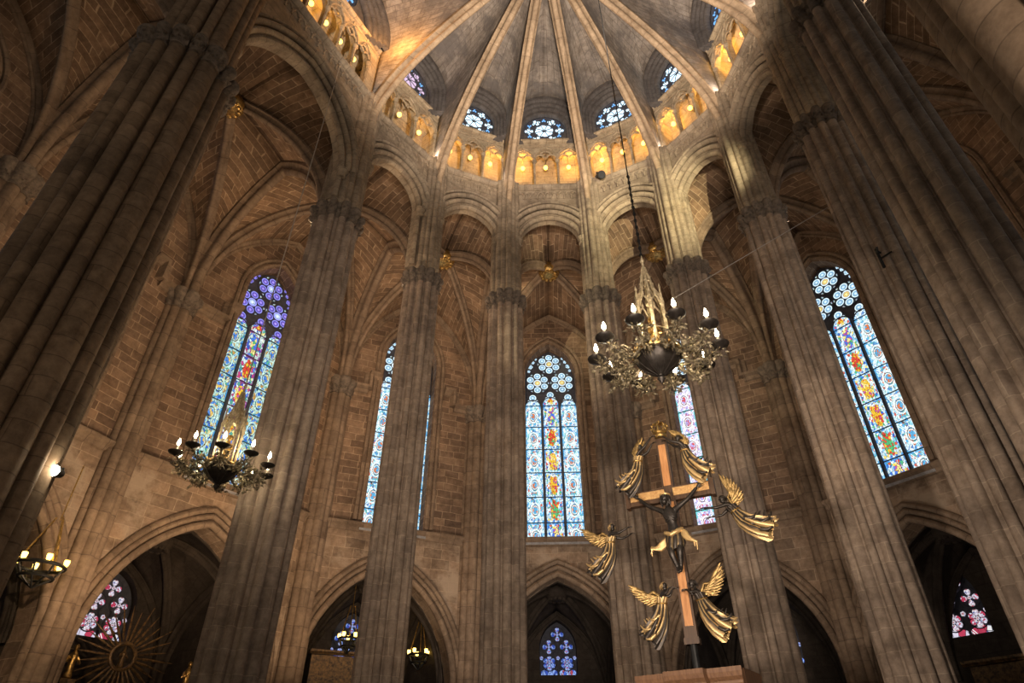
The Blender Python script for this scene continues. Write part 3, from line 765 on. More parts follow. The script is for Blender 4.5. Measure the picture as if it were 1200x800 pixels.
for i in range(len(WALLV) - 1):
    Wa, Wb = WALLV[i], WALLV[i + 1]; F = Frame(Wa, Wb, (CE.x, CE.y) if 1 < i < 8 else (1, 8)); h = F.L / 2; OUT.append(F)
    w = struct(empty('wall_ambulatory_%d' % (i + 1), (F.mid.x, F.mid.y, FLOOR)))
    hc = min(2.3, h - .3)
    wx = {2: -.25, 3: -.15, 4: -.07, 7: -.35}.get(i, 0)
    hc = min(hc, h - abs(wx) - .1)
    ch = Op(wx, hc, FLOOR, 2.7, 6.0); win = Op(wx, .99, ZSILL, 13.6, 15.15)
    mb = MB(); panel(mb, F, -h, h, FLOOR, ZSILL, .8, [ch]); mb.build('lower_wall', 'low', w)
    mb = MB(); panel(mb, F, -h, h, ZSILL, 17.3, .8, [win]); mb.build('upper_wall', 'wall', w)
    # mouldings of the chapel arch
    for k, (dr, r, y) in enumerate(((.0, .1, -.03), (.17, .075, -.05), (.31, .09, -.03))):
        a = [(-hc - dr, FLOOR)] + arch2(hc + dr, 2.7, 6.0 + dr * 1.25, 16) + [(hc + dr, FLOOR)]; a = [(q[0] + wx, q[1]) for q in a]
        a = [q for q in a if abs(q[0]) < h - .02]
        mb = MB(); mb.sweep(F.path(a, y), [(p[0] * 1.3, p[1]) for p in circ(r, 8)], F.n, F.p(0, 2)); mb.build('chapel_arch_moulding', 'rib', w, 50)
    mb = MB(); mb.sweep([F.p(-h, ZSILL - .05), F.p(h, ZSILL - .05)], [(0, -.22), (.06, -.2), (.1, -.1), (.18, -.05), (.18, .04), (0, .12)], F.n, F.p(0, 40)); mb.build('string_course', 'rib', w)
    st = [(0, -.2), (.07, -.17), (.1, -.06), (.22, 0), (.22, .09), (0, .17)]
    for sx in (-1, 1):
        a = [(sx * h, ZCAP), (sx * 1.62, ZCAP), (sx * 1.62, ZCAP + .62), (sx * 1.22, ZCAP + .62)]
        for q, r in zip(a, a[1:]):
            mb = MB(); mb.sweep([F.p(*q), F.p(*r)], st, F.n, F.p(0, 16) if q[1] == r[1] else F.p(0, q[1])); mb.build('capital_string', 'rib', w)
    for dr, r, y in ((.1, .08, .0), (.26, .07, -.03)):
        a = [(-.99 - dr, ZSILL + .1)] + arch2(.99 + dr, 13.6, 15.15 + dr * 1.2, 12) + [(.99 + dr, ZSILL + .1)]; a = [(q[0] + wx, q[1]) for q in a]
        mb = MB(); mb.sweep(F.path(a, y), circ(r, 7), F.n, F.p(0, 10)); mb.build('window_moulding', 'rib', w, 50)
    a = [(-.99, ZSILL + .05)] + arch2(.99, 13.6, 15.15, 12) + [(.99, ZSILL + .05)]; a = [(q[0] + wx, q[1]) for q in a]
    mb = MB(); mb.sweep(F.path(a, .25), [(-.25, -.02), (-.1, .02), (.1, -.01), (.25, -.03)], F.n, F.p(0, 10), closed=False); mb.build('window_reveal', 'wall', w)
    tall_window(F, wx, .98, ZSILL + .05, 13.6, 15.13, 1 if i in (1, 2) else 2 if i == 5 else 0)
    # chapel behind the arch
    if i >= 1 and i <= 8:
        n = F.n; e = F.ex
        a0, a1 = F.p(wx - hc, 0, .8), F.p(wx + hc, 0, .8); cd, cs = (3.3, -1.0) if i == 6 else (4.4, 0); b0, b1 = F.p(wx - hc * .8, 0, cd), F.p(wx + hc * .8, 0, cd)
        c = struct(empty('wall_chapel_%d' % i, (F.mid.x, F.mid.y, FLOOR)))
        mid = F.p(0, 0, 2.4)
        FB = Frame(b0, b1, mid.xy); cw = Op(cs, .68, 3.75, 4.6, 5.6)
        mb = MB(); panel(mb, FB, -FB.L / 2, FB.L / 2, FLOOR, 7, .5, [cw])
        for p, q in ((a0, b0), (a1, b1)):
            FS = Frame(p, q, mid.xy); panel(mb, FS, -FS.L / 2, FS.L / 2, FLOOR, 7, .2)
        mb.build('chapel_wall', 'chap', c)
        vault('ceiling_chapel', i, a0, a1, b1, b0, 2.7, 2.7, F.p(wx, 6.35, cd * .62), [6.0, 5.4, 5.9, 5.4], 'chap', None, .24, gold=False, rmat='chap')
        chapel_window(FB, cs, .67, 3.76, 4.6, 5.58, 'g_chapr' if i in (2, 6) else 'g_chap')
        chapels[i] = (F, FB)
# wall shafts that receive the vault
for i, q in enumerate(WALLV):
    d = V((CE.x - q[0], CE.y - q[1], 0)) if 1 < i < 9 else V((AX.y, -AX.x, 0)) * (1 if i <= 1 else -1)
    rot = atan2(d.y, d.x); s = struct(empty('trim_%d' % (i + 1), (q[0], q[1], FLOOR)))
    mb = MB(); mb.loft(RESP, q, rot, [(FLOOR, 1), (5, 1), (ZCAP - .5, 1)]); mb.build('wall_shaft', 'rib', s, 40)
    mb = MB(); mb.loft(RESP, q, rot, [(ZCAP - .55, 1.1), (ZCAP - .45, 1.03), (ZCAP - .25, 1.12), (ZCAP - .12, 1.32), (ZCAP - .08, 1.4), (ZCAP + .05, 1.42), (ZCAP + .1, 1.3)]); leafage(mb, RESP, q, rot, ZCAP - .45, 1.05, 3, .06); mb.build('wall_capital', 'cap', s, 40)
# ribbed vaults between pillars and outer wall
for i in range(len(ORDER) - 1):
    a, b = P2(ORDER[i]), P2(ORDER[i + 1]); wa, wb = V((*WALLV[i], 0)), V((*WALLV[i + 1], 0))
    m = (a + b + wa + wb) / 4
    st = ORDER[i][0] == 'L' and i < 2 or i == len(ORDER) - 2
    oa, ob = a + (wa - a).normalized() * .35, b + (wb - b).normalized() * .35
    vault('ceiling_ambulatory', i + 1, oa, ob, wb, wa, 13.3, 12.05, (m.x, m.y, 17.05), [17.6, 16.9, 16.6, 16.9], 'web', 16.0, .3, tie=(1, 1 if i == len(ORDER) - 2 else 0))

# ------------------------------------------------------------------ figures
def skin(verts, edges, radii, sub=2):
    me = bpy.data.meshes.new('tmp'); me.from_pydata([tuple(v) for v in verts], edges, []); me.update()
    o = bpy.data.objects.new('tmp', me); COL.objects.link(o)
    md = o.modifiers.new('s', 'SKIN'); md.use_smooth_shade = True
    for i, r in enumerate(radii):
        sv = me.skin_vertices[0].data[i]; sv.radius = r if isinstance(r, tuple) else (r, r); sv.use_root = i == 0
    o.modifiers.new('u', 'SUBSURF').levels = sub
    dg = bpy.context.evaluated_depsgraph_get(); ev = o.evaluated_get(dg); m2 = ev.to_mesh()
    mb = MB(); mb.v = [v.co.copy() for v in m2.vertices]; mb.f = [tuple(p.vertices) for p in m2.polygons]; mb.uv = [[(0, 0)] * len(f) for f in mb.f]
    ev.to_mesh_clear(); bpy.data.objects.remove(o); bpy.data.meshes.remove(me)
    return mb
def blob(mb, c, rx, ry, rz, k=14, n=9):
    c = V(c); rows = []
    for i in range(n):
        a = -pi / 2 + pi * (i + .02) / (n - 1 + .04); rows.append([c + V((rx * cos(a) * cos(2 * pi * j / k), ry * cos(a) * sin(2 * pi * j / k), rz * sin(a))) for j in range(k)])
    b = mb.grid(rows, closed=True); mb.cap(range(b, b + k)); mb.cap(range(b + (n - 1) * k, b + n * k))
def head(mb, c, s, look=-1, ahead=(0, -1)):
    """skull, jaw, nose, brow, lips and ears; faces `ahead`"""
    c = V(c); f = V((ahead[0], ahead[1], 0)).normalized(); l = V((-f.y, f.x, 0))
    blob(mb, c + V((0, 0, .012)) * s, .052 * s, .058 * s, .062 * s)
    blob(mb, c + f * .018 * s + V((0, 0, -.035)) * s, .036 * s, .036 * s, .04 * s)
    mb.tube([c + f * .055 * s + V((0, 0, .015)) * s, c + f * .07 * s + V((0, 0, -.012)) * s, c + f * .055 * s + V((0, 0, -.02)) * s], [.006 * s, .011 * s, .008 * s], 6)
    for q in (-1, 1):
        mb.tube([c + f * .05 * s + l * q * .035 * s + V((0, 0, .018)) * s, c + f * .06 * s + l * q * .01 * s + V((0, 0, .022)) * s], .007 * s, 6)
        blob(mb, c + f * .05 * s + l * q * .022 * s + V((0, 0, .006)) * s, .009 * s, .009 * s, .007 * s, 8, 6)
        blob(mb, c + l * q * .054 * s + V((0, 0, .0)) * s, .01 * s, .014 * s, .018 * s, 8, 6)
    mb.tube([c + f * .05 * s - l * .016 * s + V((0, 0, -.034)) * s, c + f * .057 * s + V((0, 0, -.033)) * s, c + f * .05 * s + l * .016 * s + V((0, 0, -.034)) * s], .006 * s, 6)
def hand(mb, w, d, up, s):
    """palm, four bent fingers and a thumb: w wrist, d pointing direction, up back of the hand"""
    w, d, up = V(w), V(d).normalized(), V(up); side = d.cross(up).normalized(); up = side.cross(d)
    rows = []
    for t, a, b in ((0, .014, .011), (.02, .02, .011), (.045, .024, .011), (.055, .022, .009)):
        rows.append([w + d * t * s + side * a * s * cos(2 * pi * j / 10) + up * b * s * sin(2 * pi * j / 10) for j in range(10)])
    b = mb.grid(rows, closed=True); mb.cap(range(b, b + 10)); mb.cap(range(b + 30, b + 40))
    for i, ln in enumerate((.042, .05, .047, .036)):
        o = side * (.0165 - .011 * i) * s; p = w + d * .05 * s + o
        mb.tube([p, p + d * ln * .5 * s - up * .004 * s, p + d * ln * .8 * s - up * .016 * s, p + d * ln * .9 * s - up * .028 * s], [.0062 * s, .0058 * s, .0052 * s, .004 * s], 6)
    p = w + d * .015 * s + side * .018 * s
    mb.tube([p, p + d * .02 * s + side * .018 * s, p + d * .042 * s + side * .022 * s - up * .01 * s], [.008 * s, .007 * s, .005 * s], 6)
def feather(mb, root, d, ln, w, th):
    root, d = V(root), V(d).normalized(); y = V((0, 1, 0)); up = d.cross(y).normalized(); k = 8; rows = []
    for t, q in ((0, .35), (.2, .8), (.55, 1), (.85, .75), (1, .12)):
        p = root + d * ln * t - up * 0 + V((0, 0, -.05 * ln * t * t))
        rows.append([p + up * w * q * cos(2 * pi * j / k) + y * th * (.4 + .6 * q) * sin(2 * pi * j / k) for j in range(k)])
    b = mb.grid(rows, closed=True); mb.cap(range(b, b + k)); mb.cap(range(b + 4 * k, b + 5 * k))
def angel(label, at, rotz, s, mir=1, lean=0, arms=((.33, .28), (.3, .25)), wing=(95, 195), wing_len=.36, trail=1.0, group=None):
    """flying angel; local x points to what it reaches for, -y to the nave"""
    t = thing('angel_figure', label, 'statue', at, group); t.rotation_euler = (0, 0, rotz)
    cl, sl = cos(lean), sin(lean)
    def X(m):
        o = MB(); o.f, o.uv = m.f, m.uv
        o.v = [V(((p.x * cl + p.z * sl) * mir * s, p.y * s, (-p.x * sl + p.z * cl) * s)) for p in m.v]; return o
    def put(m, name, mat, par=t, sm=50):
        o = X(m).build(name, mat, None, sm); o.parent = par; return o
    (ax, az), (bx, bz) = arms
    vs = [(0, 0, 0), (.015, -.01, .1), (.04, -.02, .2), (.065, -.03, .28), (.08, -.035, .32),
          (.05, -.1, .235), ((.05 + ax) / 2 - .01, -.15, (.235 + az) / 2 - .05), (ax - .05, -.13, az - .01),
          (.04, .075, .235), ((.04 + bx) / 2 - .01, .1, (.235 + bz) / 2 - .05), (bx - .05, .07, bz - .01),
          (-.02, -.045, -.08), (-.08, -.05, -.25), (-.17 * trail, -.05, -.44), (-.2 * trail, -.08, -.5),
          (-.02, .045, -.08), (-.06, .05, -.25), (-.13 * trail, .04, -.45), (-.15 * trail, .01, -.52)]
    es = [(0, 1), (1, 2), (2, 3), (3, 4), (2, 5), (5, 6), (6, 7), (2, 8), (8, 9), (9, 10), (0, 11), (11, 12), (12, 13), (13, 14), (0, 15), (15, 16), (16, 17), (17, 18)]
    rs = [.075, .062, .08, .03, .028, .034, .026, .018, .034, .026, .018, .06, .045, .028, .02, .06, .045, .028, .02]
    b = skin(vs, es, rs)
    head(b, (.095, -.045, .375), 1, ahead=(.6, -.8))
    hand(b, vs[7], (1, .1, .35), (0, -.2, 1), 1.0); hand(b, vs[10], (1, -.1, .35), (0, -.2, 1), 1.0)
    put(b, 'body', 'bronze')
    h = MB(); blob(h, (.083, -.03, .4), .062, .064, .058)
    for i in range(12):
        a = 2 * pi * i / 12; h.tube([(.08 + .05 * cos(a), -.03 + .055 * sin(a), .41), (.075 + .062 * cos(a), -.022 + .066 * sin(a), .37), (.06 + .055 * cos(a) * .9, -.005 + .06 * sin(a), .335 + .01 * (i % 3))], [.012, .016, .006], 6)
    h.v = [p if not (p.y < -.075 and p.z < .405 and p.x > .08) else p + V((-.03, .045, .01)) for p in h.v]
    put(h, 'hair', 'drape')
    # robe: bodice to a swept, fluttering hem with deep folds
    r = MB(); rows = []; k = 88
    path = [(.035, -.015, .2, .1, .095), (.015, -.01, .1, .085, .085), (0, 0, 0, .105, .1), (-.03, 0, -.12, .13, .12), (-.09 * trail, .0, -.25, .15, .13), (-.18 * trail, 0, -.37, .165, .12), (-.27 * trail, 0, -.46, .15, .09)]
    for i, (x, y, z, a, c) in enumerate(path):
        f = i / 6; row = []
        for j in range(k):
            q = 2 * pi * j / k; w = 1 + (.03 + .24 * f) * sin(11 * q + 2.6 * f) + .08 * f * sin(3 * q + 1)
            row.append(V((x + a * w * cos(q), y + c * w * sin(q), z + .05 * f * sin(5 * q) - .12 * f * f * cos(q))))
        rows.append(row)
    bi = r.grid(rows, closed=True); r.cap(range(bi, bi + k))
    inner = [[p.lerp(V((path[i][0], path[i][1], path[i][2])), .12) for p in rows[i]] for i in range(6, 2, -1)]
    r.grid([rows[6]] + inner, closed=True)
    for i in range(9):                         # fluttering tails of cloth
        f = i / 8; p0 = V((-.02 - .1 * f * trail, -.1 + .035 * (i % 4), -.1 - .3 * f)); ln = .2 + .12 * sin(pi * f)
        pts = [p0, p0 + V((-ln * .4 * trail, -.02, -.07)), p0 + V((-ln * .75 * trail, 0, -.07 + .03 * (i % 2))), p0 + V((-ln * trail, .01, -.02 + .03 * (i % 3)))]
        r.tube(pts, [.035, .032, .024, .006], 8)
    rb = put(r, 'robe', 'drape', t, 60)
    g = MB(); g.tube([(.015 + .09 * cos(a), -.01 + .09 * sin(a), .1 + .01 * sin(a)) for a in [2 * pi * i / 20 for i in range(20)]], .013, 6, closed=True); put(g, 'sash', 'gold', rb)
    for q in (-1, 1):
        w = MB(); ro = V((.0, .05 + .03 * q, .22)); n = 9
        a0, a1 = wing; tip0 = radians(a0)
        sh = [ro, ro + V((cos(tip0) * .14, .02 * q, sin(tip0) * .14 + .02)), ro + V((cos(radians(a0 + 20)) * .24, .03 * q, sin(radians(a0 + 20)) * .24))]
        w.tube(sh, [.03, .028, .012], 8)
        for i in range(n):
            f = i / (n - 1); a = radians(a0 + (a1 - a0) * f); rt = sh[0].lerp(sh[2], .85 * (1 - f))
            feather(w, rt + V((0, .006 * (i % 2), 0)), (cos(a), .12 * q, sin(a)), wing_len * (1 - .35 * f), .03, .007)
        for i in range(6):
            f = i / 5; a = radians(a0 + 12 + (a1 - a0) * f); feather(w, sh[0].lerp(sh[2], .7 * (1 - f)) + V((0, -.012, 0)), (cos(a), .1 * q, sin(a)), wing_len * .5 * (1 - .3 * f), .026, .007)
        put(w, 'wing', 'wing')
    return t

# ------------------------------------------------------------------ crucifix with its figures above the stone throne
PSI = radians(26); EX = V((cos(PSI), -sin(PSI), 0)); EY = V((sin(PSI), cos(PSI), 0))
CR = V((2.36, 9.0, 0))
def cp(x, z, y=0.0): return CR + EX * x + EY * y + V((0, 0, z))
def rot_mb(mb):
    """local (x along the bar, y depth, z up) to the place of the cross"""
    o = MB(); o.f, o.uv = mb.f, mb.uv; o.v = [cp(p.x, p.z, p.y) for p in mb.v]; return o
PST = radians(36); TX = V((cos(PST), -sin(PST), 0)); TY = V((sin(PST), cos(PST), 0))
def rot_t(mb):
    o = MB(); o.f, o.uv = mb.f, mb.uv; o.v = [CR + TX * p.x + TY * p.y + V((0, 0, p.z - .06)) for p in mb.v]; return o
pl = thing('throne_back', 'pale stone throne back with brown moulded wooden top under the crucifix', 'throne', cp(0, FLOOR))
mb = MB()
for x, y, w, d in ((0, .1, .54, .3), (0, -.18, .3, .08)): mb.box((x, y, (1.17 + FLOOR) / 2), (w, 0, 0), (0, d, 0), (0, 0, (1.17 - FLOOR) / 2))
rot_t(mb).build('stone_body', 'plinth', pl)
mb = MB(); mb.box((.58, 0, (1.3 + FLOOR) / 2), (.035, 0, 0), (0, .2, 0), (0, 0, (1.3 - FLOOR) / 2)); mb.box((-.58, 0, (1.3 + FLOOR) / 2), (.035, 0, 0), (0, .2, 0), (0, 0, (1.3 - FLOOR) / 2)); rot_t(mb).build('side_post', 'plinth', pl)
mb = MB(); prof = [(.0, 1.17), (-.06, 1.18), (-.1, 1.23), (-.1, 1.26), (-.15, 1.3), (-.17, 1.35), (-.17, 1.4), (.0, 1.4)]
out = [(-.63, -.2), (-.27, -.2), (-.24, -.3), (.24, -.3), (.27, -.2), (.63, -.2)]
rows = []
for (x, y), sx in zip(out, (-1, 0, -.3, .3, 0, 1)): rows.append([V((x - sx * (p[0] + .0) * .4, y + p[0], p[1])) for p in prof])
mb.grid(rows)
mb.face([V((-.67, -.37, 1.4)), V((-.27, -.37, 1.4)), V((-.24, -.47, 1.4)), V((.24, -.47, 1.4)), V((.27, -.37, 1.4)), V((.67, -.37, 1.4)), V((.67, .42, 1.4)), V((-.67, .42, 1.4))])
mb.face([V((-.63, -.2, 1.17)), V((-.27, -.2, 1.17)), V((-.24, -.3, 1.17)), V((.24, -.3, 1.17)), V((.27, -.2, 1.17)), V((.63, -.2, 1.17)), V((.63, .42, 1.17)), V((-.63, .42, 1.17))])
for sx in (-1, 1): mb.box((sx * .64, .11, 1.285), (.03, 0, 0), (0, .3, 0), (0, 0, .112))
mb.box((0, .41, 1.285), (.65, 0, 0), (0, .02, 0), (0, 0, .112))
rot_t(mb).build('moulded_top', 'trimw', pl)

cx = thing('crucifix', 'tall dark wooden cross with copper coloured inlay standing above the throne', 'cross', cp(0, 1.4))
mb = MB(); mb.box((0, .04, 3.2), (.085, 0, 0), (0, .05, 0), (0, 0, 1.5)); mb.box((0, .04, 1.74), (.1, 0, 0), (0, .06, 0), (0, 0, .04)); rot_mb(mb).build('upright', 'crossw', cx)
mb = MB(); mb.box((0, .04, 3.77), (.63, 0, 0), (0, .049, 0), (0, 0, .105))
for sx in (-1, 1): mb.box((sx * .64, .04, 3.77), (.03, 0, 0), (0, .06, 0), (0, 0, .125))
rot_mb(mb).build('crossbar', 'crossw', cx)
mb = MB(); mb.box((0, -.016, 2.78), (.055, 0, 0), (0, .006, 0), (0, 0, .86)); mb.box((0, -.016, 4.24), (.055, 0, 0), (0, .006, 0), (0, 0, .34)); rot_mb(mb).build('inlay', 'inlay', cx)
mb = MB()
for sx in (-1, 1): mb.box((sx * .33, -.016, 3.79), (.265, 0, 0), (0, .006, 0), (0, 0, .06))
rot_mb(mb).build('inlay', 'inlayg', cx)
mb = MB(); mb.lathe([(.16, 1.345), (.16, 1.39), (.05, 1.41), (.05, 1.75)], (0, .06, 0), 12); rot_mb(mb).build('iron_support', 'iron', cx)
cr = thing('gilded_crown', 'gilded open crown on the very top of the crucifix', 'crown', cp(0, 4.71))
mb = MB(); mb.lathe([(.085, 4.71), (.1, 4.73), (.1, 4.76), (.09, 4.78), (.105, 4.8), (.1, 4.82)], (0, .02, 0), 16)
for i in range(8):
    a = 2 * pi * i / 8; mb.tube([(.1 * cos(a), .02 + .1 * sin(a), 4.81), (.13 * cos(a), .02 + .13 * sin(a), 4.88), (.1 * cos(a), .02 + .1 * sin(a), 4.95), (.02 * cos(a), .02 + .02 * sin(a), 4.97)], .014, 6)
    blob(mb, (.13 * cos(a), .02 + .13 * sin(a), 4.9), .02, .02, .024, 7, 5)
blob(mb, (0, .02, 5.0), .026, .026, .03, 8, 6); rot_mb(mb).build('crown_band', 'gold', cr, 50)
# the crucified figure
jc = thing('crucified_figure', 'dark bronze crucified figure with gilded loincloth hanging on the cross', 'statue', cp(0, 2.5))
vs = [(.02, -.11, 3.1), (.015, -.12, 3.22), (.0, -.13, 3.4), (-.01, -.14, 3.51), (-.02, -.155, 3.58),
      (-.125, -.12, 3.475), (-.3, -.1, 3.58), (-.45, -.07, 3.74), (.115, -.12, 3.48), (.29, -.1, 3.6), (.44, -.07, 3.76),
      (-.045, -.12, 3.02), (-.05, -.2, 2.83), (.0, -.13, 2.64), (.01, -.19, 2.55), (.08, -.12, 3.02), (.075, -.2, 2.84), (.045, -.13, 2.64), (.035, -.2, 2.56)]
es = [(0, 1), (1, 2), (2, 3), (3, 4), (2, 5), (5, 6), (6, 7), (2, 8), (8, 9), (9, 10), (0, 11), (11, 12), (12, 13), (13, 14), (0, 15), (15, 16), (16, 17), (17, 18)]
rs = [(.09, .07), (.07, .055), (.1, .075), .035, .033, .042, .034, .023, .042, .034, .023, .064, .05, .03, .024, .064, .05, .03, .024]
b = skin(vs, es, rs); head(b, (-.03, -.2, 3.61), 1.15, ahead=(-.35, -1))
hand(b, vs[7], (-.7, -.1, .7), (0, -1, .1), 1.1); hand(b, vs[10], (.7, -.1, .7), (0, -1, .1), 1.1)
for i in range(4):
    for sx in (-1, 1): b.tube([(.01 + sx * .02, -.197 + .012 * i * 0, 3.4 - .035 * i), (.01 + sx * .06, -.185, 3.385 - .035 * i), (.01 + sx * .088, -.15, 3.4 - .035 * i)], .007, 5)
rot_mb(b).build('body', 'bronze', jc, 60)
h = MB(); blob(h, (-.025, -.17, 3.65), .068, .07, .066)
for i in range(14):
    a = 2 * pi * i / 14; h.tube([(-.025 + .06 * cos(a), -.165 + .062 * sin(a), 3.66), (-.03 + .07 * cos(a), -.16 + .066 * sin(a), 3.6), (-.03 + .066 * cos(a), -.15 + .05 * sin(a), 3.52 + .01 * (i % 3))], [.013, .018, .007], 6)
h.v = [p if not (p.y < -.215 and p.z < 3.655) else p + V((0, .06, .01)) for p in h.v]
hr = rot_mb(h).build('hair', 'bronze', jc, 60)
h = MB()
for q in range(3): h.tube([(-.025 + .072 * cos(a), -.17 + .074 * sin(a), 3.675 + .01 * sin(5 * a + q * 2)) for a in [2 * pi * i / 24 for i in range(24)]], .007, 5, closed=True)
rot_mb(h).build('thorn_crown', 'drape', jc, 60)
l = MB(); k = 48; rows = []
for i, (z, a, c) in enumerate(((3.17, .1, .085), (3.12, .115, .1), (3.04, .13, .11), (2.95, .135, .11), (2.9, .12, .1))):
    rows.append([V((.02 + a * (1 + .09 * sin(9 * q + i * .9)) * cos(q), -.125 + c * (1 + .09 * sin(9 * q + i * .9)) * sin(q), z + .035 * sin(q * 1 + .6) + .01 * sin(4 * q))) for q in [2 * pi * j / k for j in range(k)]])
l.grid(rows, closed=True)
l.tube([(-.1, -.16, 3.13), (.0, -.235, 3.07), (.1, -.21, 3.12), (.14, -.14, 3.16)], [.03, .035, .033, .03], 8)
for i in range(4): l.tube([(.13, -.16, 3.14 - .02 * i), (.2, -.19, 3.08 - .03 * i), (.23 + .03 * i, -.18, 3.0 - .02 * i), (.28 + .03 * (i % 2), -.17, 2.98 - .05 * i)], [.03, .028, .022, .006], 7)
for i in range(5): l.tube([(-.1, -.13, 3.06 - .02 * i), (-.19, -.16, 2.98 - .02 * i), (-.25 - .02 * i, -.15, 2.94 + .0 * i), (-.33 - .02 * (i % 2), -.14, 2.97 - .035 * i)], [.03, .028, .022, .006], 7)
rot_mb(l).build('loincloth', 'drape', jc, 60)
jc.location = jc.location - EY * .035

AG = 'bronze angels around the crucifix'
A = [('gilt winged angel flying in from the left beside the left pillar', -1.02, 3.12, .08, 1, .0, ((.46, .3), (.44, .24)), (150, 208), .42, .8, 1.2),
     ('gilt winged angel flying in from the right with swept back robe', .93, 3.3, .05, -1, .4, ((.5, .4), (.47, .27)), (95, 165), .42, .82, 1.18),
     ('upper left angel holding the crown at the top of the cross', -.39, 4.22, -.06, 1, .05, ((.4, .54), (.37, .5)), (60, 125), .24, .78, 1.15),
     ('upper right angel holding the crown at the top of the cross', .38, 4.28, 0, -1, .05, ((.42, .48), (.4, .46)), (50, 120), .28, .78, 1.1),
     ('lower left kneeling angel with raised arms at the foot of the cross', -.31, 2.12, -.05, 1, .05, ((.24, .33), (.26, .36)), (150, 205), .42, .78, .95),
     ('lower right kneeling angel with raised arms at the foot of the cross', .27, 2.12, -.05, -1, .15, ((.24, .3), (.27, .34)), (135, 195), .42, .78, 1.0)]
for lab, x, z, y, mir, lean, arms, wing, wl, s, tr in A:
    ag = angel(lab, cp(x, z, y - (.1 if abs(x) < .6 else 0)), -PSI, s, mir, lean, arms, wing, wl, tr, AG)
    if abs(x) > .6:
        mb = MB(); mb.tube([(0, .02, .2), (0, .02, 14)], .003, 5); mb.build('hanging_wire', 'iron').parent = ag

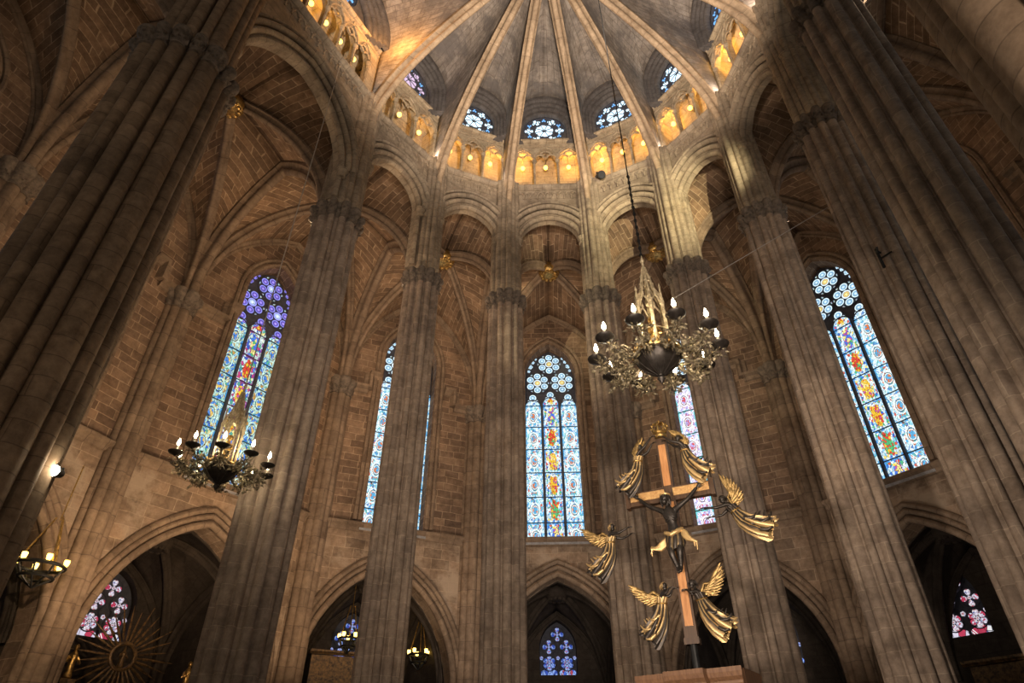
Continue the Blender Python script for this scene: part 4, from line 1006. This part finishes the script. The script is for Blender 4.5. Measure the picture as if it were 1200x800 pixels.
# ------------------------------------------------------------------ the two chandeliers
def leaf_spray(mb, o, n, sp, size):
    for i in range(n):
        p = V(o) + V((random.gauss(0, sp), random.gauss(0, sp), random.gauss(0, sp * .75)))
        d = (p - V(o)).normalized(); u = d.orthogonal().normalized(); a = random.uniform(0, 6.3); u = (Matrix.Rotation(a, 3, d) @ u); w = d.cross(u); q = size * random.uniform(.6, 1.3)
        r = p - d * q * .2; t = p + d * q * 1.4 + w * q * .3; l1 = p + u * q * .5 + d * q * .4; l2 = p - u * q * .5 + d * q * .4; up = p + w * q * .16 + d * q * .4; dn = p - w * q * .12 + d * q * .4
        for f in ((r, l1, up), (r, up, l2), (t, up, l1), (t, l2, up), (r, dn, l1), (r, l2, dn), (t, l1, dn), (t, dn, l2)): mb.face(f)
def chandelier(narm=10):
    t = empty('chandelier')
    mb = MB(); mb.lathe([(.012, -.5), (.03, -.47), (.055, -.43), (.03, -.39), (.045, -.36), (.1, -.325), (.19, -.27), (.26, -.19), (.295, -.1), (.3, -.08), (.27, -.06), (.2, -.1)], (0, 0, 0), 24)
    for i in range(12):
        a = 2 * pi * i / 12; mb.tube([(.045 * cos(a), .045 * sin(a), -.38), (.16 * cos(a), .16 * sin(a), -.295), (.262 * cos(a), .262 * sin(a), -.195), (.303 * cos(a), .303 * sin(a), -.1)], .009, 5)
    bo = mb.build('bowl', 'bronze', t, 50)
    mb = MB(); mb.tube([(.31 * cos(2 * pi * i / 32), .31 * sin(2 * pi * i / 32), -.07) for i in range(32)], .026, 6, closed=True)
    for i in range(24):
        a = 2 * pi * i / 24; mb.lathe([(.012, -.06), (.02, -.03), (.014, .0), (.003, .05)], (.3 * cos(a), .3 * sin(a), 0), 6)
    mb.build('rim_cresting', 'gold', bo, 50)
    # openwork gothic tabernacle over the bowl
    mb = MB()
    for i in range(6):
        a = 2 * pi * i / 6 + .26; x, y = .19 * cos(a), .19 * sin(a)
        mb.tube([(x, y, -.1), (x, y, .75)], .026, 6); mb.lathe([(.03, .72), (.035, .76), (.022, .8), (.012, 1.0), (.02, 1.02), (.002, 1.1)], (x, y, 0), 6)
        a2 = a + pi / 3; x2, y2 = .19 * cos(a2), .19 * sin(a2); m = V(((x + x2) / 2, (y + y2) / 2, .88))
        mb.tube(half((x, y, .55), m, 6), .012, 5); mb.tube(half((x2, y2, .55), m, 6), .012, 5); mb.lathe([(.01, .86), (.022, .9), (.006, .98)], (m.x, m.y, 0), 6)
        mb.tube([(x, y, .8), (x * .5, y * .5, 1.05), (x * .12, y * .12, 1.5)], [.03, .026, .014], 5)
        mb.tube([(x, y, .3), (x2, y2, .3)], .009, 5)
        for q in range(4): leaf_spray(mb, (x * (.9 - q * .2), y * (.9 - q * .2), .86 + q * .16), 3, .015, .03)
    mb.lathe([(.05, .8), (.06, .86), (.035, .92), (.03, 1.2), (.045, 1.18), (.025, 1.3), (.018, 1.6), (.035, 1.63), (.012, 1.7), (.004, 1.78)], (0, 0, 0), 8)
    tb = mb.build('tabernacle', 'pale', t, 40)
    mb = MB(); mb.lathe([(.085, -.1), (.09, -.06), (.06, -.02), (.07, 0), (.075, .08), (.055, .2), (.06, .28), (.065, .36), (.03, .42), (.022, .45)], (0, 0, 0), 14); head(mb, (0, 0, .5), .85, ahead=(0, -1)); blob(mb, (0, .01, .53), .055, .055, .05)
    mb.tube([(.055, -.01, .38), (.075, -.05, .28), (.02, -.09, .26)], [.025, .022, .014], 7); mb.tube([(-.055, -.01, .38), (-.075, -.05, .28), (-.02, -.09, .3)], [.025, .022, .014], 7); blob(mb, (0, -.09, .34), .03, .03, .04, 8, 6)
    mb.build('statuette', 'gold', tb, 60)
    for i in range(narm):
        a = 2 * pi * (i + .5) / narm; c, s = cos(a), sin(a)
        def q(r, z, w=0): return V((r * c - w * s, r * s + w * c, z))
        mb = MB(); mb.tube([q(.28, -.1), q(.36, -.2), q(.5, -.23), q(.64, -.18), q(.74, -.1), q(.8, -.06)], [.024, .022, .02, .018, .016, .014], 7)
        mb.tube([q(.5, -.22), q(.56, -.3), q(.63, -.28), q(.63, -.22), q(.59, -.21)], .012, 5); mb.tube([q(.36, -.2), q(.42, -.08), q(.52, -.05), q(.55, -.11), q(.5, -.13)], .013, 5)
        for w in (-1, 1): mb.tube([q(.42, -.21), q(.5, -.12, .06 * w), q(.6, -.14, .09 * w), q(.58, -.2, .07 * w)], .009, 5)
        arm = mb.build('arm', 'brass', t, 50)
        mb = MB()
        for r, z in ((.43, -.17), (.52, -.2), (.6, -.22), (.67, -.18), (.73, -.12)): leaf_spray(mb, q(r, z), 22, .05, .045)
        mb.build('leaf_ornament', 'brass', arm)
        mb = MB(); mb.lathe([(.012, -.085), (.03, -.07), (.06, -.055), (.115, -.03), (.128, -.005), (.12, 0), (.08, -.02), (.03, -.025)], q(.8, 0), 18); mb.build('drip_plate', 'bronze', arm, 50)
        mb = MB(); mb.lathe([(.03, -.03), (.028, 0), (.02, .02), (.019, .1), (.021, .11)], q(.8, 0), 10); mb.build('candle', 'wax', arm, 50)
        mb = MB(); mb.lathe([(.012, .11), (.022, .13), (.029, .155), (.024, .19), (.011, .225), (.003, .25)], q(.8, 0), 10); mb.build('bulb', 'bulb', arm, 60)
    return t
def cable(parent, a, b, r=.012, mat='cable', name='suspension_cable'):
    mb = MB(); mb.tube([a, V(a).lerp(V(b), .5), b], r, 6); return mb.build(name, mat, parent)
ch = chandelier(); ch2 = copy_tree(ch)
for o, at, rz, lab in ((ch, (1.93, 6.85, 4.87), .1, 'large lit chandelier hanging in front of the crucifix, nearest the centre'), (ch2, (-5.2, 10.45, 4.95), .35, 'lit chandelier hanging at left in front of the tall blue window')):
    tag(o, lab, 'chandelier', 'gothic brass chandeliers with candle bulbs'); o.location = at; o.rotation_euler = (0, 0, rz)
    for zz, en in ((.35, 9), (-.0, 4)):
        L = bpy.data.lights.new('chandelier_glow', 'POINT'); L.energy = en; L.color = (1, .8, .5); L.shadow_soft_size = 0
        for q in range(3):
            lo = bpy.data.objects.new('chandelier_glow', L); COL.objects.link(lo); lo.location = V(at) + V((.42 * cos(2.1 * q), .42 * sin(2.1 * q), zz))
cable(None, (0, 0, 1.75), (0, 0, 19.0), .011, 'iron').parent = ch
mb = MB()
for i in range(26):
    z = 1.76 + i * .075; p = [(0, .02 * cos(a), z + .045 * sin(a)) if i % 2 else (.02 * cos(a), 0, z + .045 * sin(a)) for a in [2 * pi * j / 10 for j in range(10)]]
    mb.tube(p, .007, 5, closed=True)
mb.build('chain', 'iron').parent = ch
cable(None, (0, 0, 1.75), (0, 0, 13.3), .013, 'cable').parent = ch2
tag(cable(None, (2.25, 6.75, 5.7), (6.86, 9.22, 10.4), .006, 'cable', 'stay_cable'), 'thin slanting stay cable between the central chandelier and the right pillars', 'cable')

# ------------------------------------------------------------------ small fittings
def floodlight(label, at, aim, s, lit, parent_dir):
    t = thing('floodlight', label, 'lamp', at); at = V(at); d = (V(aim) - at).normalized(); u = d.orthogonal().normalized(); w = d.cross(u)
    mb = MB(); mb.tube([at - d * .1 * s, at, at + d * .12 * s], [.07 * s, .085 * s, .1 * s], 14); mb.build('housing', 'iron', t, 50)
    mb = MB(); mb.tube([at + d * .121 * s, at + d * .126 * s], .085 * s, 14); mb.build('lens', 'flood' if lit else 'bar', t, 50)
    mb = MB(); mb.tube([at - d * .02 * s + u * .1 * s, at + V(parent_dir)], .018 * s, 6); mb.tube([at - d * .02 * s - u * .1 * s, at + V(parent_dir)], .018 * s, 6); mb.build('bracket', 'iron', t)
floodlight('shining floodlight on the right side of the huge left pillar', (-6.3, 8.12, 3.72), (-5.6, 4.5, 3.0), .9, True, (-.22, .05, -.12))
floodlight('dark unlit spotlight on the gallery ledge beside the central gallery bay', (3.2, 14.95, 18.5), (3.6, 13.9, 17.4), 1.5, False, (-.1, .3, .25))
t = thing('iron_bracket', 'black iron hook bracket on the pillar right of the tall right window', 'bracket', (6.93, 8.65, 8.3))
mb = MB(); q = V((6.98, 8.72, 8.35)); mb.tube([q + V((.15, .1, .25)), q + V((0, 0, .2)), q + V((-.1, -.14, .05)), q + V((-.12, -.2, .12))], .02, 6); mb.tube([q + V((0, 0, .25)), q + V((.02, .02, -.2))], .03, 6); mb.tube([q, q + V((.16, -.16, .04))], .018, 6); mb.build('hook', 'iron', t)
# amber globe lamps in the gallery arches
BN = ['second apse bay left of centre', 'apse bay just left of centre', 'central apse bay', 'apse bay just right of centre', 'second apse bay right of centre', 'third apse bay right of centre']
def globe(F, x, label):
    p = F.p(x, 20.36, .5); t = thing('globe_lamp', label, 'lamp', p, 'amber lamps in the gallery arches')
    mb = MB(); blob(mb, p, .085, .085, .1); mb.build('globe', 'globe', t, 60)
    mb = MB(); mb.lathe([(.05, .09), (.06, .1), (.03, .14), (.012, .16), (.012, .78)], p, 8); mb.build('hanger', 'brass', t)
for (ab, (F, _)), i in zip(list(FR.items())[:6], range(6)):
    h = F.L / 2; sp = (F.L - .26) / 3
    for j, n in enumerate(('left', 'middle', 'right')):
        if i == 5 and j == 2: continue
        sx = 1 if F.ex.dot(V((1, 0, 0))) * 1 > 0 or i >= 5 else 1
        globe(F, -h + .13 + sp * (j + .5), 'amber globe lamp in the %s gallery arch of the %s' % (n, BN[i]))
F = FR[('L1', 'L2')][0]; h = F.L / 2; sp = (F.L - .9) / 6
for j, n in enumerate(('first', 'second', 'third', 'fourth', 'fifth', 'last')):
    if j >= 2: globe(F, -h + .45 + sp * (j + .5), 'amber globe lamp in the %s arch of the long left gallery' % n)

# ------------------------------------------------------------------ in the chapels
def inchapel(i, x, y, z): return chapels[i][0].p(x, z, y)
def loc_build(mb, F, x0, y0, name, mat, parent, sm=40):
    """local x across the chapel, y depth, z up"""
    o = MB(); o.f, o.uv = mb.f, mb.uv; o.v = [F.p(x0 + p.x, p.z, y0 + p.y) for p in mb.v]; return o.build(name, mat, parent, sm)
def statuette(mb, x, y, z, s):
    mb.lathe([(.12 * s, z), (.15 * s, z + .05 * s), (.11 * s, z + .25 * s), (.1 * s, z + .5 * s), (.13 * s, z + .65 * s), (.05 * s, z + .78 * s), (.04 * s, z + .8 * s)], (x, y, 0), 10)
    blob(mb, (x, y, z + .88 * s), .075 * s, .08 * s, .1 * s, 10, 7)
    for q in (-1, 1): mb.tube([(x + q * .12 * s, y, z + .62 * s), (x + q * .2 * s, y - .06 * s, z + .45 * s), (x + q * .08 * s, y - .16 * s, z + .52 * s)], [.045 * s, .04 * s, .028 * s], 6)
def altarpiece(i, label, x, w, ztop, y=3.2, z0=FLOOR):
    F = chapels[i][0]; t = thing('altarpiece', label, 'altar', F.p(x, z0, y)); hh = ztop - z0
    mb = MB(); mb.box((0, .1, z0 + hh * .35), (w / 2, 0, 0), (0, .15, 0), (0, 0, hh * .35)); mb.box((0, .15, z0 + hh * .83), (w / 2 - .12, 0, 0), (0, .1, 0), (0, 0, hh * .13)); loc_build(mb, F, x, y, 'back_board', 'altar', t)
    n = 4
    for k in range(n):
        mb = MB(); xx = -w / 2 + .14 + (w - .28) * k / (n - 1); mb.lathe([(.1, z0 + hh * .35), (.1, z0 + hh * .38), (.06, z0 + hh * .4), (.065, z0 + hh * .62), (.05, z0 + hh * .66), (.1, z0 + hh * .7)], (xx, -.12, 0), 10)
        for q in range(8): mb.tube([(xx + .066 * cos(a), -.12 + .066 * sin(a), z0 + hh * (.41 + .025 * q) + .02 * sin(a)) for a in [2 * pi * j / 8 for j in range(8)]], .014, 4, closed=True)
        loc_build(mb, F, x, y, 'column', 'altar', t)
    for zf, ww, dd in ((.72, .08, .24), (.33, .08, .24), (.97, -.04, .2)):
        mb = MB(); mb.sweep([(-w / 2 - ww, 0, z0 + hh * zf), (w / 2 + ww, 0, z0 + hh * zf)], [(-dd, -.02), (dd * .7, -.06), (dd * .8, -.02), (dd, .0), (dd, .06), (-dd, .06)], (0, -1, 0), (0, 0, 99)); loc_build(mb, F, x, y, 'cornice', 'altar', t)
    mb = MB()
    for k in range(3): statuette(mb, -w / 3 + w / 3 * k, -.16, z0 + hh * .4, hh * .27 / .98)
    for k in range(9): leaf_spray(mb, (-w / 2 + w * (k + .5) / 9, -.2, z0 + hh * .75), 10, .06, .08)
    loc_build(mb, F, x, y, 'carved_figures', 'altar', t)
    return t
altarpiece(3, 'dark gilt framed altarpiece under the left chapel arch beside the second slender pillar', -1.0, 1.6, 4.0, 2.4)
altarpiece(4, 'low dark altarpiece below the central chapel window', 0, 2.2, 3.35, 3.4)
altarpiece(6, 'carved dark gilt altarpiece in the chapel at lower right', .25, 2.7, 3.1, 2.6)
altarpiece(2, 'tall gilt altarpiece below the sunburst in the lower left chapel', -.5, 2.2, 2.2, 2.9)
# sunburst
F = chapels[2][0]; t = thing('sunburst', 'large dark gilt sunburst with long rays below the lower left chapel window', 'ornament', F.p(-.5, 2.2, 2.0))
mb = MB(); mb.tube([(.3 * cos(a), 0, 3.0 + .3 * sin(a)) for a in [2 * pi * j / 28 for j in range(28)]], .05, 7, closed=True); mb.tube([(0, .12, 2.26), (0, .1, 2.72)], .05, 7); loc_build(mb, F, -.5, 2.0, 'halo_ring', 'altar', t)
for i in range(30):
    a = 2 * pi * i / 30; ln = (.95, .72, .85)[i % 3]
    mb = MB(); mb.tube([(.34 * cos(a), 0, 3.0 + .34 * sin(a)), (.6 * cos(a), -.02, 3.0 + .6 * sin(a)), ((.34 + ln) * cos(a), -.02, 3.0 + (.34 + ln) * sin(a))], [.02, .034, .006], 5); loc_build(mb, F, -.5, 2.0, 'ray', 'altar', t)
mb = MB(); statuette(mb, 0, .0, 2.75, .5); loc_build(mb, F, -.5, 2.0, 'figure', 'altar', t)
for x, lab in ((-1.8, 'small gilt statue left of the sunburst in the lower left chapel'), (1.0, 'small gilt statue right of the sunburst in the lower left chapel')):
    t = thing('gilt_statue', lab, 'statue', F.p(x, 2.3, 1.45)); mb = MB(); statuette(mb, 0, 0, 2.3, .75); loc_build(mb, F, x, 1.45, 'figure', 'gold', t)
    mb = MB(); mb.box((0, 0, (2.3 + FLOOR) / 2), (.16, 0, 0), (0, .16, 0), (0, 0, (2.3 - FLOOR) / 2)); loc_build(mb, F, x, 1.45, 'pedestal', 'altar', t)
def candle_crown(i, label, x, y, z, r, n, frame=False):
    F = chapels[i][0]; t = thing('candle_crown', label, 'lamp', F.p(x, z, y))
    mb = MB(); mb.tube([(r * cos(a), r * sin(a), z) for a in [2 * pi * j / 24 for j in range(24)]], .035, 6, closed=True)
    mb.tube([(r * .7 * cos(a), r * .7 * sin(a), z - .22) for a in [2 * pi * j / 24 for j in range(24)]], .03, 6, closed=True)
    for j in range(8):
        a = 2 * pi * j / 8; mb.tube([(r * cos(a), r * sin(a), z), (r * .7 * cos(a), r * .7 * sin(a), z - .22), (0, 0, z - .42)], .02, 5)
    loc_build(mb, F, x, y, 'iron_ring', 'iron', t)
    mb = MB()
    for j in range(3):
        a = 2 * pi * j / 3 + .4; mb.tube([(r * cos(a), r * sin(a), z), (.08 * cos(a), 0.08 * sin(a), z + 1.0)], .018, 5)
    mb.tube([(0, 0, z + .95), (0, 0, z + 2.2)], .014, 5); loc_build(mb, F, x, y, 'hanging_rod', 'gold', t)
    for j in range(n):
        a = 2 * pi * j / n + .2; mb = MB(); mb.lathe([(.03, z + .03), (.045, z + .05), (.055, z + .12), (.05, z + .15)], (r * cos(a), r * sin(a), 0), 9); loc_build(mb, F, x, y, 'candle_glass', 'amber', t)
candle_crown(1, 'black iron crown of amber candle lamps hanging at far left', 1.4, -.62, 3.9, .44, 6)
candle_crown(3, 'amber candle lamps under the left half of the chapel arch left of centre', -.7, 2.0, 4.2, .3, 5)
candle_crown(3, 'amber candle lamps under the right half of the chapel arch left of centre', 1.6, 2.0, 3.9, .32, 5)

# ------------------------------------------------------------------ camera, light
cam = bpy.data.cameras.new('camera'); co = bpy.data.objects.new('camera', cam); COL.objects.link(co)
cam.sensor_width = 36; cam.lens = 740 / 1200 * 36; cam.clip_end = 200
co.location = (0, 0, 0); co.rotation_euler = (radians(90 + 36.3), 0, 0)
SC.camera = co
W = bpy.data.worlds.new('world'); SC.world = W; W.use_nodes = True
bg = W.node_tree.nodes['Background']; bg.inputs[0].default_value = (1.0, .86, .7, 1); bg.inputs[1].default_value = .18
def lamp(kind, loc, energy, color, target=None, size=0, spot=60, blend=.6, name='lamp'):
    L = bpy.data.lights.new(name, kind); L.energy = energy; L.color = color
    if kind != 'SUN': L.shadow_soft_size = size
    if kind == 'SPOT': L.spot_size = radians(spot); L.spot_blend = blend
    o = bpy.data.objects.new(name, L); COL.objects.link(o); o.location = loc
    if target is not None: o.rotation_euler = (V(target) - V(loc)).to_track_quat('-Z', 'Y').to_euler()
    return o
WARM = (1, .70, .43); NEUT = (1, .83, .67); COOL = (.82, .88, 1)
def outw(k, d, z):
    q = P2(k) + U(k) * d; return (q.x, q.y, z)
# uplights standing behind the pillar capitals, throwing light into the ambulatory vaults
for k, e in (('L1', 45), ('L2', 130), ('L3', 140), ('L4', 110), ('L5', 45), ('L6', 25), ('R2', 25), ('R3', 20), ('R4', 20)):
    q = outw(k, .95, 13.1) if k != 'L1' else (-8.7, 8.5, 13.1)
    lamp('POINT', q, e, WARM, name='vault_uplight')
# added unseen fill spots behind the pillars, washing the outer walls
for k, e, col, z in (('L2', 620, WARM, 3.0), ('L3', 420, WARM, 3.0), ('L4', 260, NEUT, 3.0), ('L5', 150, NEUT, 3.0), ('L6', 110, NEUT, 3.0), ('R2', 70, NEUT, 3.0), ('R3', 60, NEUT, 3.0)):
    lamp('SPOT', outw(k, .8, z), e, col, outw(k, 5.0, 8.2), .05, 125, .5, 'wall_floodlight')
lamp('SPOT', (-6.45, 8.75, 3.8), 400, WARM, (-10.3, 13.0, 6.0), .03, 120, .5, 'wall_floodlight')
lamp('POINT', (-6.15, 7.95, 3.7), 6, (1, .85, .6), None, .03, name='floodlight_spill')
lamp('SPOT', (.5, -4, 1), 5200, NEUT, (1.6, 14, 8.5), .8, 58, .9, 'nave_fill')  # three added fill spots, unseen on the nave side, brighten pillars and walls
lamp('SPOT', (-4, -3, 2), 250, WARM, (-7, 9, 9), .8, 70, .9, 'nave_fill')
lamp('SPOT', (-3.5, .5, -.3), 3000, NEUT, (6.6, 11.5, 3.2), .3, 50, .9, 'nave_fill')
lamp('SPOT', (1.0, 5.0, 10.5), 8800, NEUT, (1.15, 10.6, 23), .25, 84, .7, 'vault_floodlight')  # added fill in mid-air, no fitting, brightens the apse vault
lamp('SPOT', (6.0, 7.4, 13.6), 3600, (1, .88, .54), (4.75, 14.2, 15.7), 0, 46, .9, 'capital_spotlight')
lamp('SPOT', (-6.0, 8.3, 9.5), 1500, (1, .88, .56), (6.4, 18.6, 12.6), 0, 26, .5, 'capital_spotlight')
# small lamps on the gallery ledge at the foot of the vault ribs
for k, sg, e, col in (('L2', -1, 120, (1, .45, .1)), ('L3', -1, 22, NEUT), ('L4', -1, 14, NEUT), ('L5', 1, 14, NEUT), ('L6', 1, 22, NEUT), ('R2', 1, 22, NEUT), ('R3', 1, 12, NEUT)):
    u = U(k); tv = V((u.y, -u.x, 0)); q = P2(k) - u * (.28 if k != 'L2' else 1.3) + tv * sg * (.42 if k != 'L2' else .9); lamp('POINT', (q.x, q.y, 18.85 if k != 'L2' else 21.0), e, col, name='rib_lamp')
SC.view_settings.view_transform = 'Standard'; SC.view_settings.look = 'None'; SC.view_settings.gamma = 1
SC.view_settings.exposure = .25; SC.view_settings.use_curve_mapping = False
SC.cycles.use_denoising = True
SC.cycles.max_bounces = 6; SC.cycles.diffuse_bounces = 3; SC.cycles.glossy_bounces = 2
SC.cycles.sample_clamp_indirect = 4
